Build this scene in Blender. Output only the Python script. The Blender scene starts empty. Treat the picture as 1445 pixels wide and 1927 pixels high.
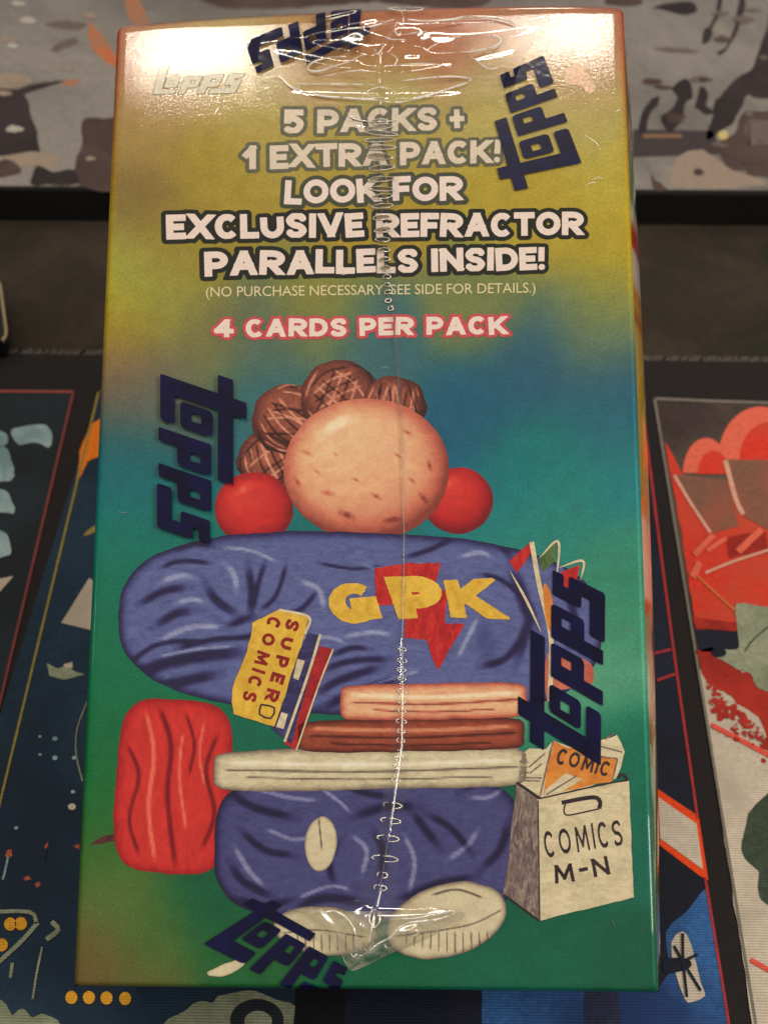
import bpy, math, random
import numpy as np
from mathutils import Matrix, Vector
random.seed(7); RNG = np.random.default_rng(7)

# ------------------------------------------------------------------ camera, world, lamps
sc = bpy.context.scene
F = 2672.0; CX, CY = 722.5, 963.5                       # focal length and centre, in photo pixels (1445 x 1927)
W, L, T = 0.095, 0.1725, 0.035                          # box width, length, thickness in metres
# mat axes seen from the camera (rows: mat X, mat depth Y, up Z in camera x right / y down / z forward)
MAT = np.array([[0.99987026, 0.0153095, -0.0050086],
                [0.0147057, -0.74068985, 0.67168616],
                [0.00657336, -0.67167267, -0.74081888]])

def rotm(a, b, c):
    ca, sa, cb, sb, cc, s_ = math.cos(a), math.sin(a), math.cos(b), math.sin(b), math.cos(c), math.sin(c)
    return (np.array([[1, 0, 0], [0, ca, -sa], [0, sa, ca]]) @ np.array([[cb, 0, sb], [0, 1, 0], [-sb, 0, cb]])
            @ np.array([[cc, -s_, 0], [s_, cc, 0], [0, 0, 1]]))

BR_, BT_ = rotm(-0.2103, 0.0761, 0.0024), np.array([-.0031, -.0076, .2452])
def fit_box():
    global BR_, BT_, L
    C = np.array([[219, 54], [1174, 17], [1240, 1868], [137, 1858]], float)
    p = np.array([-.2103, .0761, .0024, -.0031, -.0076, .2452, .1723])
    def pr(p):
        P = np.array([[0, 0, 0], [W, 0, 0], [W, p[6], 0], [0, p[6], 0]]) - np.array([W / 2, p[6] / 2, 0])
        Q = P @ rotm(*p[:3]).T + p[3:6]
        return (Q[:, :2] / Q[:, 2:] * F + [CX, CY] - C).ravel()
    for _ in range(30):
        r = pr(p); J = np.zeros((8, 7))
        for i in range(7):
            q = p.copy(); q[i] += 1e-6; J[:, i] = (pr(q) - r) / 1e-6
        p = p - np.linalg.lstsq(J, r, rcond=None)[0]
    BR_, BT_, L = rotm(*p[:3]), p[3:6], p[6]
fit_box()
back = np.array([[sx * W / 2, sy * L / 2, T] for sx in (-1, 1) for sy in (-1, 1)]) @ BR_.T + BT_
CAM_H = -float((back @ MAT.T)[:, 2].min()) + 0.0002     # the lower back edge of the box touches the mat

cam = bpy.data.cameras.new("camera"); co = bpy.data.objects.new("camera", cam); sc.collection.objects.link(co)
m = Matrix.Identity(4)
for i in range(3):
    m[i][0], m[i][1], m[i][2] = MAT[i][0], -MAT[i][1], -MAT[i][2]
m[2][3] = CAM_H
co.matrix_world = m
cam.sensor_width = 36; cam.lens = 36 * F / 1927.0
cam.clip_start = 0.01; cam.clip_end = 50
cam.dof.use_dof = True; cam.dof.focus_distance = 0.243; cam.dof.aperture_fstop = 29
sc.camera = co

world = bpy.data.worlds.new("World"); sc.world = world; world.use_nodes = True
bg = world.node_tree.nodes["Background"]; bg.inputs[0].default_value = (1.0, 0.90, 0.78, 1); bg.inputs[1].default_value = 0.25

def lamp(name, loc, target, sx, sy, watts, col):          # sx runs along the world X axis
    d = bpy.data.lights.new(name, 'AREA'); d.shape = 'RECTANGLE'; d.size = sx; d.size_y = sy; d.energy = watts; d.color = col
    o = bpy.data.objects.new(name, d); sc.collection.objects.link(o); o.location = loc
    z = (Vector(loc) - Vector(target)).normalized(); y = z.cross(Vector((1, 0, 0))).normalized(); x = y.cross(z)
    o.matrix_world = Matrix.Translation(Vector(loc)) @ Matrix((x, y, z)).transposed().to_4x4(); return o

sc.view_settings.view_transform = 'Standard'; sc.view_settings.look = 'None'
sc.view_settings.exposure = 0.16; sc.view_settings.gamma = 1
sc.cycles.max_bounces = 10; sc.cycles.transparent_max_bounces = 16
sc.cycles.use_denoising = True

# box frame in the world: X across the face, Y up the face, Z out of the face
BOXM = MAT @ BR_ @ np.diag([1, -1, -1])
BOXT = MAT @ BT_ + [0, 0, CAM_H]
def face_point(px, py):                                  # point of the (flat) front face behind a photo position
    d = MAT @ np.array([px - CX, py - CY, F]); n = BOXM[:, 2]; c = np.array([0, 0, CAM_H])
    t = (n @ (BOXT - c)) / (n @ d); return c + d * t
# ceiling strip light, where the gloss along the top of the box mirrors it
hp = face_point(710, 72); view = np.array([0, 0, CAM_H]) - hp; view /= np.linalg.norm(view)
nrm = BOXM[:, 2]; mir = 2 * (view @ nrm) * nrm - view
lamp("ceiling_strip_light", hp + mir * 1.25, hp, 0.50, 0.022, 3.1, (1.0, 0.90, 0.76))
for k, (p, w_) in enumerate((((-.85, .75, 1.25), 2.2), ((.8, 1.0, 1.3), 2.2), ((-1.05, -.25, 1.1), 1.8), ((.1, 1.9, 1.2), 2.6))):
    lamp("film_sparkle_lamp", p, (0, .15, 0), .11, .11, w_, (1.0, 0.88, 0.72))  # unseen lamps added to make the film rings sparkle
lamp("ceiling_panel_light", (1.35, -0.35, 1.15), (0, 0.15, 0), 0.7, 0.7, 19.0, (1.0, 0.91, 0.80))

# ------------------------------------------------------------------ mapping helpers
def lin(c):
    c = np.asarray(c, float) / 255.0
    return np.where(c <= 0.04045, c / 12.92, ((c + 0.055) / 1.055) ** 2.4)
CAMP = np.array([0, 0, CAM_H])
def rays(P):
    P = np.asarray(P, float).reshape(-1, 2)
    return np.c_[P - [CX, CY], np.full(len(P), F)] @ MAT.T
def on_plane(P, z=0.0):
    d = rays(P); t = (z - CAM_H) / d[:, 2]; return CAMP + d * t[:, None]
def to_face(P):                                          # photo pixels -> local (x, y) of the front face
    d = rays(P); n = BOXM[:, 2]; t = (n @ (BOXT - CAMP)) / (d @ n)
    return ((CAMP + d * t[:, None] - BOXT) @ BOXM)[:, :2]
RE = 0.0012                                              # radius of the folded edges
def bow(x): return .0031 * np.clip(np.cos(np.asarray(x) / W * math.pi), 0, 1) ** .38
def top_r(x): return RE + .0020 * np.clip(np.cos(np.asarray(x) / W * math.pi), 0, 1) ** .5
def surf(xy, h):
    """local face coordinates + height -> local 3-D point on the slightly bowed, round-edged face"""
    xy = np.asarray(xy, float); x, y = xy[:, 0], xy[:, 1]; z = np.zeros_like(x)
    rt = top_r(x)
    for d, r in ((W / 2 - np.abs(x), RE), (L / 2 + bow(x) - y, rt), (y + L / 2, RE)):
        q = np.clip(r - d, 0, r); z = z - (r - np.sqrt(np.maximum(r * r - q * q, 0)))
    return np.c_[x, y, z + h]

# ------------------------------------------------------------------ object helpers
def mesh_obj(name, V, Fc, mat, parent=None, smooth=False):
    me = bpy.data.meshes.new(name)
    me.from_pydata([tuple(v) for v in np.asarray(V, float)], [], [tuple(int(i) for i in f) for f in Fc])
    me.update()
    if mat: me.materials.append(mat)
    if smooth: me.polygons.foreach_set('use_smooth', [True] * len(me.polygons))
    o = bpy.data.objects.new(name, me); sc.collection.objects.link(o)
    if parent: o.parent = parent
    return o
def tag(o, label, cat=None, kind=None):
    if label: o['label'] = label
    if cat: o['category'] = cat
    if kind: o['kind'] = kind
    return o
def empty(name, mtx):
    o = bpy.data.objects.new(name, None); o.empty_display_size = 0.01; sc.collection.objects.link(o); o.matrix_world = mtx; return o
def boxmesh(x0, x1, y0, y1, z0, z1):
    V = [(x, y, z) for z in (z0, z1) for y in (y0, y1) for x in (x0, x1)]
    return V, [(0, 2, 3, 1), (4, 5, 7, 6), (0, 1, 5, 4), (2, 6, 7, 3), (0, 4, 6, 2), (1, 3, 7, 5)]
def smooth_closed(P, n=6):
    P = np.asarray(P, float); N = len(P); out = []
    for i in range(N):
        a, b, c, d = P[i - 1], P[i], P[(i + 1) % N], P[(i + 2) % N]
        for k in range(n):
            t = k / n
            out.append(.5 * ((2 * b) + (c - a) * t + (2 * a - 5 * b + 4 * c - d) * t * t + (3 * b - a - 3 * c + d) * t ** 3))
    return np.array(out)
def smooth_open(P, n=8):
    P = np.asarray(P, float); Q = np.vstack([2 * P[0] - P[1], P, 2 * P[-1] - P[-2]]); out = []
    for i in range(1, len(Q) - 2):
        a, b, c, d = Q[i - 1:i + 3]
        for k in range(n):
            t = k / n
            out.append(.5 * ((2 * b) + (c - a) * t + (2 * a - 5 * b + 4 * c - d) * t * t + (3 * b - a - 3 * c + d) * t ** 3))
    out.append(P[-1]); return np.array(out)
def rough(P, amp, seg=7.0, seed=0):
    """break an outline into short segments and roughen it like a brushed edge"""
    r = np.random.default_rng(seed + 11); out = []; P = np.asarray(P, float)
    for i in range(len(P)):
        a, b = P[i], P[(i + 1) % len(P)]; n = max(1, int(np.linalg.norm(b - a) / seg))
        for k in range(n): out.append(a + (b - a) * k / n)
    out = np.array(out); N = len(out)
    j = r.normal(0, 1, (N, 2)); j = (j + np.roll(j, 1, 0) * .7 + np.roll(j, -1, 0) * .7) / 1.7
    return out + j * amp
def stroke(P, w, taper=True, n=8):
    C = smooth_open(P, n); t = np.gradient(C, axis=0); t /= np.linalg.norm(t, axis=1)[:, None] + 1e-9
    nn = np.c_[-t[:, 1], t[:, 0]]; s = np.linspace(0, 1, len(C))
    ww = (np.sin(np.pi * np.clip(s, .02, .98)) ** .7 if taper else np.ones_like(s)) * w / 2
    return np.vstack([C + nn * ww[:, None], (C - nn * ww[:, None])[::-1]])

# ------------------------------------------------------------------ materials
def nodes(name):
    m = bpy.data.materials.new(name); m.use_nodes = True; nt = m.node_tree; return m, nt, nt.nodes['Principled BSDF']
def nd(nt, typ, **kw):
    n = nt.nodes.new(typ)
    for k, v in kw.items(): setattr(n, k, v)
    return n
def noise(nt, scale, detail=4, rough_=.6, stretch=None, dist=0.0, rot=0.0):
    tc = nd(nt, 'ShaderNodeTexCoord'); mp = nd(nt, 'ShaderNodeMapping'); nt.links.new(tc.outputs['Object'], mp.inputs[0])
    if stretch: mp.inputs['Scale'].default_value = stretch
    mp.inputs['Rotation'].default_value = (0, 0, rot)
    n = nd(nt, 'ShaderNodeTexNoise'); n.inputs['Scale'].default_value = scale; n.inputs['Detail'].default_value = detail
    n.inputs['Roughness'].default_value = rough_; n.inputs['Distortion'].default_value = dist
    nt.links.new(mp.outputs[0], n.inputs['Vector']); return n
def ramp(nt, src, stops):
    r = nd(nt, 'ShaderNodeValToRGB'); e = r.color_ramp.elements
    while len(e) < len(stops): e.new(.5)
    for i, (p, c) in enumerate(stops):
        e[i].position = p; e[i].color = tuple(lin(c)) + (1,)
    nt.links.new(src, r.inputs[0]); return r
def bump(nt, bs, src, strength, dist):
    b = nd(nt, 'ShaderNodeBump'); b.inputs['Strength'].default_value = strength; b.inputs['Distance'].default_value = dist
    nt.links.new(src, b.inputs['Height']); nt.links.new(b.outputs[0], bs.inputs['Normal']); return b
def gloss(bs, rough_=.35, metal=0.0, coat=1.0, crough=.07, spec=.2):
    bs.inputs['Roughness'].default_value = rough_; bs.inputs['Metallic'].default_value = metal
    bs.inputs['Coat Weight'].default_value = coat; bs.inputs['Coat Roughness'].default_value = crough
    bs.inputs['Specular IOR Level'].default_value = spec
def grain_bump(nt, bs, s=.25):
    g = noise(nt, 1500, 3, .6); bump(nt, bs, g.outputs[0], s, .00006)
def paint(name, light, dark, mid=None, scale=260, stretch=(1, 1, 1), rot=0.0, lo=.36, hi=.66, metal=0.0, rough_=.4):
    """flat print of brushed paint: two or three tones mixed by streaky noise"""
    m, nt, bs = nodes(name)
    n = noise(nt, scale, 6, .62, stretch, 1.2, rot)
    st = [(lo, dark), (hi, light)] if mid is None else [(lo, dark), ((lo + hi) / 2, mid), (hi, light)]
    r = ramp(nt, n.outputs[0], st)
    g = noise(nt, 3200, 2, .7); mx = nd(nt, 'ShaderNodeMixRGB', blend_type='OVERLAY'); mx.inputs[0].default_value = .30
    nt.links.new(r.outputs[0], mx.inputs[1]); nt.links.new(g.outputs[0], mx.inputs[2])
    nt.links.new(mx.outputs[0], bs.inputs['Base Color'])
    gloss(bs, rough_, metal); grain_bump(nt, bs, .12); return m
def flat(name, c, rough_=.45, var=.10, coat=1.0, metal=0.0, gscale=1800):
    m, nt, bs = nodes(name); c = np.array(c, float)
    n = noise(nt, gscale, 3, .6); r = ramp(nt, n.outputs[0], [(.3, c * (1 - var)), (.7, np.minimum(255, c * (1 + var)))])
    nt.links.new(r.outputs[0], bs.inputs['Base Color']); gloss(bs, rough_, metal, coat); grain_bump(nt, bs, .12); return m
def cloth(name, c, var=.18, weave=.5, blotch=None, bl_scale=18):
    """matt printed fabric with a fine ribbed weave"""
    m, nt, bs = nodes(name); c = np.array(c, float)
    n = noise(nt, 900, 4, .7); r = ramp(nt, n.outputs[0], [(.25, c * (1 - var)), (.75, np.minimum(255, c * (1 + var)))])
    col = r.outputs[0]
    if blotch is not None:
        b = noise(nt, bl_scale, 5, .6, None, .6); rr = ramp(nt, b.outputs[0], [(.42, (0, 0, 0)), (.62, (255, 255, 255))])
        mx = nd(nt, 'ShaderNodeMixRGB'); nt.links.new(rr.outputs[0], mx.inputs[0]); nt.links.new(col, mx.inputs[1])
        mx.inputs[2].default_value = tuple(lin(blotch)) + (1,); col = mx.outputs[0]
    tc = nd(nt, 'ShaderNodeTexCoord'); w = nd(nt, 'ShaderNodeTexWave', wave_type='BANDS', bands_direction='Y')
    w.inputs['Scale'].default_value = 560; w.inputs['Distortion'].default_value = .35; w.inputs['Detail'].default_value = 1
    w.inputs['Detail Scale'].default_value = .15
    nt.links.new(tc.outputs['Object'], w.inputs['Vector'])
    mw = nd(nt, 'ShaderNodeMixRGB', blend_type='MULTIPLY'); mw.inputs[0].default_value = weave
    wr = ramp(nt, w.outputs[0], [(.0, (118, 114, 112)), (.34, (238, 238, 238)), (1, (255, 255, 255))])
    nt.links.new(col, mw.inputs[1]); nt.links.new(wr.outputs[0], mw.inputs[2])
    nt.links.new(mw.outputs[0], bs.inputs['Base Color'])
    bs.inputs['Roughness'].default_value = .85; bs.inputs['Specular IOR Level'].default_value = .25
    bump(nt, bs, w.outputs[0], .4, .00015); return m

# foil-board front: colour comes from the printed rainbow and painted reflections, carried on the sheet as a colour attribute
def foil_material():
    m, nt, bs = nodes("rainbow_foil_print")
    at = nd(nt, 'ShaderNodeVertexColor'); at.layer_name = 'print'
    g = noise(nt, 2100, 4, .75); g2 = noise(nt, 330, 4, .6)
    r1 = ramp(nt, g.outputs[0], [(.28, (150, 150, 150)), (.5, (188, 188, 188)), (.74, (226, 226, 226))])
    mx = nd(nt, 'ShaderNodeMixRGB', blend_type='OVERLAY'); mx.inputs[0].default_value = .55
    nt.links.new(at.outputs[0], mx.inputs[1]); nt.links.new(r1.outputs[0], mx.inputs[2])
    r2 = ramp(nt, g2.outputs[0], [(.35, (176, 176, 176)), (.65, (200, 200, 200))])
    m2 = nd(nt, 'ShaderNodeMixRGB', blend_type='OVERLAY'); m2.inputs[0].default_value = .5
    nt.links.new(mx.outputs[0], m2.inputs[1]); nt.links.new(r2.outputs[0], m2.inputs[2])
    nt.links.new(m2.outputs[0], bs.inputs['Base Color'])
    gloss(bs, .46, .06, 1.0, .05)
    c2 = nd(nt, 'ShaderNodeVertexColor'); c2.layer_name = 'film_contact'; nt.links.new(c2.outputs[0], bs.inputs['Coat Weight'])
    cn = noise(nt, 1400, 3, .7, (1, 1.3, 1)); cb = nd(nt, 'ShaderNodeBump'); cb.inputs['Strength'].default_value = .34; cb.inputs['Distance'].default_value = .00003
    nt.links.new(cn.outputs[0], cb.inputs['Height']); nt.links.new(cb.outputs[0], bs.inputs['Coat Normal'])
    b = noise(nt, 900, 5, .7, (1, 1.6, 1)); bump(nt, bs, b.outputs[0], .35, .00012)
    return m
FOIL = foil_material()
EDGE_BOARD = flat("raw_card_edge", (196, 180, 150), .7, .15, 0)

def film_material(name, tint=(1, 1, 1), boost=1.0, rough_=.03):
    m = bpy.data.materials.new(name); m.use_nodes = True; nt = m.node_tree; nt.nodes.clear()
    out = nd(nt, 'ShaderNodeOutputMaterial'); mix = nd(nt, 'ShaderNodeMixShader'); tr = nd(nt, 'ShaderNodeBsdfTransparent')
    gl = nd(nt, 'ShaderNodeBsdfGlossy'); lw = nd(nt, 'ShaderNodeLayerWeight'); lw.inputs[0].default_value = .5
    pw = nd(nt, 'ShaderNodeMath', operation='POWER'); pw.inputs[1].default_value = 4.0; nt.links.new(lw.outputs['Facing'], pw.inputs[0])
    fr = nd(nt, 'ShaderNodeMath', operation='MULTIPLY_ADD'); fr.inputs[1].default_value = .6; fr.inputs[2].default_value = .05; nt.links.new(pw.outputs[0], fr.inputs[0])
    mul = nd(nt, 'ShaderNodeMath', operation='MULTIPLY')
    mul.use_clamp = True
    tr.inputs[0].default_value = tint + (1,); gl.inputs[1].default_value = rough_; 
    mul.inputs[1].default_value = boost
    nt.links.new(fr.outputs[0], mul.inputs[0]); nt.links.new(mul.outputs[0], mix.inputs[0])
    nt.links.new(tr.outputs[0], mix.inputs[1]); nt.links.new(gl.outputs[0], mix.inputs[2]); nt.links.new(mix.outputs[0], out.inputs[0])
    return m
FILM = film_material("clear_shrink_film", (1, 1, 1), 1.4)

# ------------------------------------------------------------------ signed-distance shapes -> flat meshes
def d_seg(X, Y, a, b, t, cap=True):
    ax, ay = a; bx, by = b; dx, dy = bx - ax, by - ay
    if abs(dx) + abs(dy) < 1e-6: return np.hypot(X - ax, Y - ay) - t
    l = math.hypot(dx, dy) + 1e-9; ux, uy = dx / l, dy / l
    px = (X - ax) * ux + (Y - ay) * uy - l / 2; py = -(X - ax) * uy + (Y - ay) * ux
    qx = np.abs(px) - l / 2 - (t if cap else 0); qy = np.abs(py) - t
    return np.hypot(np.maximum(qx, 0), np.maximum(qy, 0)) + np.minimum(np.maximum(qx, qy), 0)
def d_rect(X, Y, x0, x1, y0, y1, r=0.0):
    qx = np.abs(X - (x0 + x1) / 2) - (x1 - x0) / 2 + r; qy = np.abs(Y - (y0 + y1) / 2) - (y1 - y0) / 2 + r
    return np.hypot(np.maximum(qx, 0), np.maximum(qy, 0)) + np.minimum(np.maximum(qx, qy), 0) - r
def iso(xs, ys, D):
    """filled region D<0 on a grid, marching squares"""
    ny, nx = D.shape; ins = D < 0; V = []; Fc = []
    idx = -np.ones(D.shape, int); yy, xx = np.nonzero(ins)
    idx[yy, xx] = np.arange(len(yy)); V = [(xs[x], ys[y]) for y, x in zip(yy, xx)]
    c = ins[:-1, :-1].astype(int) + ins[:-1, 1:] + ins[1:, 1:] + ins[1:, :-1]
    fy, fx = np.nonzero(c == 4)
    Fc = np.c_[idx[fy, fx], idx[fy, fx + 1], idx[fy + 1, fx + 1], idx[fy + 1, fx]].tolist()
    ed = {}
    def ev(y0, x0, y1, x1):
        k = (y0, x0, y1, x1) if (y0, x0) < (y1, x1) else (y1, x1, y0, x0)
        if k not in ed:
            a, b = D[y0, x0], D[y1, x1]; t = a / (a - b)
            V.append((xs[x0] + (xs[x1] - xs[x0]) * t, ys[y0] + (ys[y1] - ys[y0]) * t)); ed[k] = len(V) - 1
        return ed[k]
    my, mx = np.nonzero((c > 0) & (c < 4))
    for y, x in zip(my.tolist(), mx.tolist()):
        ring = [(y, x), (y, x + 1), (y + 1, x + 1), (y + 1, x)]; poly = []
        for k in range(4):
            a, b = ring[k], ring[(k + 1) % 4]
            if ins[a]: poly.append(idx[a])
            if ins[a] != ins[b]: poly.append(ev(*a, *b))
        if len(poly) >= 3: Fc.append(poly)
    return np.array(V), Fc

def arc(cx, cy, rx, ry, a0, a1, n=14):
    return [(cx + rx * math.cos(math.radians(a)), cy + ry * math.sin(math.radians(a))) for a in np.linspace(a0, a1, n)]
S_PTS = [(.97, .17), (.80, .0), (.35, -.02), (.04, .22), (.30, .46), (.70, .54), (.97, .78), (.66, 1.02), (.25, 1.0), (0, .84)]
GLYPH = {
 'A': (1.0, [[(-.02, 1.25), (.5, -.12), (1.02, 1.25)], [(.2, .70), (.8, .70)]]),
 'C': (.88, [arc(.52, .5, .52, .52, -42, -318)]),
 'D': (.9, [[(0, 0), (0, 1)], [(0, 0), (.35, 0)] + arc(.42, .5, .58, .5, -90, 90) + [(.35, 1), (0, 1)]]),
 'E': (.72, [[(0, 0), (0, 1)], [(0, 0), (1, 0)], [(0, .5), (.85, .5)], [(0, 1), (1, 1)]]),
 'F': (.72, [[(0, 0), (0, 1)], [(0, 0), (1, 0)], [(0, .53), (.85, .53)]]),
 'G': (.95, [arc(.52, .5, .52, .52, -45, -350), [(.95, .58), (.6, .58)], [(.98, .58), (.98, .95)]]),
 'I': (.30, [[(.5, 0), (.5, 1)]]),
 'K': (.93, [[(0, 0), (0, 1)], [(1, -.15), (.1, .58)], [(.32, .42), (1.02, 1.15)]]),
 'L': (.70, [[(0, 0), (0, 1)], [(0, 1), (1, 1)]]),
 'M': (1.1, [[(0, 1.05), (.08, -.05), (.5, .8), (.92, -.05), (1, 1.05)]]),
 'N': (.92, [[(0, 0), (0, 1)], [(0, -.05), (1, 1.05)], [(1, 1), (1, 0)]]),
 'O': (1.0, [arc(.5, .5, .5, .5, 0, 360, 26)]),
 'P': (.82, [[(0, 0), (0, 1)], [(0, 0), (.45, 0)] + arc(.5, .3, .5, .3, -90, 90, 10) + [(.45, .6), (0, .6)]]),
 'R': (.9, [[(0, 0), (0, 1)], [(0, 0), (.45, 0)] + arc(.5, .28, .5, .28, -90, 90, 10) + [(.45, .56), (0, .56)], [(.4, .56), (1.0, 1.15)]]),
 'S': (.82, [[tuple(p) for p in smooth_open(S_PTS, 3)]]),
 'T': (.84, [[(0, 0), (1, 0)], [(.5, 0), (.5, 1)]]),
 'U': (.88, [[(0, 0), (0, .55)] + arc(.5, .55, .5, .45, 180, 0, 12) + [(1, .55), (1, 0)]]),
 'V': (.98, [[(-.02, -.2), (.5, 1.08), (1.02, -.2)]]),
 'X': (.95, [[(-.05, -.15), (1.05, 1.15)], [(1.05, -.15), (-.05, 1.15)]]),
 '1': (.52, [[(.8, 0), (.8, 1)], [(.8, -.02), (-.1, .36)]]),
 '4': (.88, [[(.72, -.1), (-.05, .68)], [(-.05, .70), (1.05, .70)], [(.72, 0), (.72, 1)]]),
 '5': (.80, [[(.92, 0), (.08, 0), (.06, .46)], [tuple(p) for p in smooth_open([(.06, .46), (.5, .34), (.95, .62), (.7, .98), (.3, 1.02), (-.03, .9)], 3)]]),
 '!': (.30, [[(.5, 0), (.5, .52)]]),
 '+': (.62, [[(0, .5), (1, .5)], [(.5, .1), (.5, .9)]]),
 '-': (.5, [[(0, .5), (1, .5)]]),
}
def text_sdf(s, t, gap=.07, space=.42, step=.026, pad=.35, wob=.0, seed=1, fat=None):
    """grid of distances for a line of brush-cut capitals, cap height 1"""
    r = np.random.default_rng(seed); pos = []; x = 0
    for ch in s:
        if ch == ' ': x += space; continue
        w = GLYPH[ch][0]; pos.append((ch, x, w)); x += w + gap
    Wd = x - gap; xs = np.arange(-pad, Wd + pad, step); ys = np.arange(-pad, 1 + pad, step)
    D = np.full((len(ys), len(xs)), 9.0)
    for ch, x0, w in pos:
        i0 = int((x0 - .3 + pad) / step); i1 = int((x0 + w + .3 + pad) / step)
        i0 = max(i0, 0); X, Y = np.meshgrid(xs[i0:i1], ys); h = t / 2
        rot = r.normal(0, wob); dy = r.normal(0, wob * .4); cxx = x0 + w / 2
        Xr = cxx + (X - cxx) * math.cos(rot) + (Y - .5) * math.sin(rot); Yr = .5 - (X - cxx) * math.sin(rot) + (Y - .5) * math.cos(rot) + dy
        d = np.full(X.shape, 9.0)
        rw = max(w - t, .001)
        hh = .62 if ch == '+' else 1.0; th = h * (.9 if ch == '+' else 1)
        for pl in GLYPH[ch][1]:
            P = [(x0 + h + a * rw, h + b * (1 - t)) for a, b in pl]
            for k in range(len(P) - 1):
                curved = len(P) > 6
                d = np.minimum(d, d_seg(Xr, Yr, P[k], P[k + 1], th, cap=not curved))
                if k > 0: d = np.minimum(d, np.hypot(Xr - P[k][0], Yr - P[k][1]) - th)
        if ch == '!': d = np.minimum(d_seg(Xr, Yr, (x0 + w / 2, h), (x0 + w / 2 - .02, .5), h * .95), np.hypot(Xr - x0 - w / 2 + .02, Yr - 1 + h * .95) - h * 1.0)
        d = np.maximum(d, np.abs(Yr - .5) - .5)
        D[:, i0:i1] = np.minimum(D[:, i0:i1], d)
    return xs, ys, D, Wd

def homography(A, B):
    A = np.asarray(A, float); B = np.asarray(B, float); s = max(np.abs(A).max(), 1); A = A / s; rows = []; rhs = []
    for (x, y), (u, v) in zip(A, B):
        rows += [[x, y, 1, 0, 0, 0, -u * x, -u * y], [0, 0, 0, x, y, 1, -v * x, -v * y]]; rhs += [u, v]
    h = np.linalg.lstsq(np.array(rows), np.array(rhs), rcond=None)[0]; H = np.append(h, 1).reshape(3, 3)
    def f(P):
        P = np.asarray(P, float) / s; q = np.c_[P, np.ones(len(P))] @ H.T; return q[:, :2] / q[:, 2:]
    return f

# ------------------------------------------------------------------ the wrapped box
bm4 = Matrix.Identity(4)
for i in range(3):
    for j in range(3): bm4[i][j] = BOXM[i][j]
    bm4[i][3] = BOXT[i]
box = empty('trading_card_box', bm4)
tag(box, 'upright rainbow foil box of trading cards sealed in creased clear shrink film', 'card box')

SAMPLES = [
 (230,110,175,120,95),(300,130,178,148,112),(420,120,182,158,110),(700,60,170,105,75),(850,60,176,112,82),(1000,60,176,122,92),(1140,60,170,120,92),
 (600,110,175,140,85),(1100,140,180,152,112),(260,230,158,132,72),(500,230,168,150,72),(720,180,170,156,82),(950,170,172,158,88),(1130,230,172,160,92),
 (1165,330,176,160,56),(265,390,124,102,50),(225,500,158,160,66),(400,330,156,136,42),(700,400,162,138,36),(700,300,162,146,60),(1000,400,168,148,44),(1150,470,170,150,40),
 (330,470,148,130,40),(300,560,142,142,60),(215,600,160,144,20),(1150,570,152,146,44),(600,590,128,128,58),(900,580,112,122,70),(1100,610,86,112,100),(1180,620,100,122,100),
 (230,680,134,104,66),(400,640,116,114,66),(500,650,82,104,92),(700,650,52,100,112),(1000,680,34,86,116),(1180,700,34,84,114),(220,750,108,88,76),(290,740,92,104,98),
 (500,740,40,104,116),(900,760,18,88,120),(1150,790,28,100,124),(230,830,26,92,108),(230,900,0,106,106),(230,1000,0,114,92),(1000,870,8,114,116),(1180,900,26,122,118),
 (1050,950,34,128,106),(1190,1050,52,134,100),(1180,1180,58,138,98),(1160,1270,92,158,112),(1200,1400,6,108,76),(200,1100,0,110,78),(200,1250,0,110,68),(190,1400,0,104,52),  # the pale green sample is glare kept in the colour
 (190,1500,22,106,42),(175,1600,54,102,34),(200,1690,92,112,42),(160,1790,110,92,38),(150,1850,112,82,38),(300,1750,72,106,40),(280,1850,98,98,36),(400,1700,0,88,50),
 (450,1810,24,96,42),(700,1840,0,94,56),(1000,1820,0,96,64),(1210,1820,4,88,56),(1210,1600,8,102,74),(1000,1700,0,90,60),(600,1100,10,110,100),(600,1500,0,100,70)]
SA = np.array(SAMPLES, float)
def panel_colour(P):
    """P: local face xy -> linear rgb of the printed rainbow plus painted reflections"""
    px = face_to_px(P); d2 = ((px[:, None, :] - SA[None, :, :2]) ** 2).sum(2)
    w = np.exp(-d2 / (2 * 52.0 ** 2)) + 1e-4 / (1 + d2 / 1e4) ** 2
    c = (w @ SA[:, 2:]) / w.sum(1)[:, None]; k = np.clip((px[:, 1] - 820) / 120, 0, 1); c[:, 2] = np.minimum(c[:, 2] * (.97 + .14 * k), 255); c[:, 0] *= 1 - .08 * k
    out = lin(c)
    dl = P[:, 0] + W / 2; dr = W / 2 - P[:, 0]; dt = L / 2 + bow(P[:, 0]) - P[:, 1]; v = np.clip(dt / L, 0, 1)
    red, org, yel = lin((150, 22, 24)), lin((150, 82, 8)), lin((168, 142, 0))
    tcol = np.where(v[:, None] < .1, red + (org - red) * (v[:, None] / .1), org + (yel - org) * np.clip((v[:, None] - .1) / .12, 0, 1))
    k = np.clip(1 - np.minimum(dl, dr * 1.2) / .0016, 0, 1) * np.clip(1 - (v - .26) / .12, 0, 1)
    out = out * (1 - k[:, None]) + tcol * k[:, None]
    k = np.clip(1 - dt / .0022, 0, 1) * np.clip((P[:, 0] + .01) / .03, .35, 1)
    out = out * (1 - k[:, None]) + lin((150, 40, 32)) * k[:, None]
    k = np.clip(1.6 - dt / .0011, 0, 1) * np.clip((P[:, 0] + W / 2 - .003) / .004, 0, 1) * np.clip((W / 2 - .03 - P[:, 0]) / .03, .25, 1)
    out = out * (1 - k[:, None]) + lin((84, 66, 50)) * k[:, None]  # dark reflection along the top fold, painted into the colour
    return out
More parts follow.
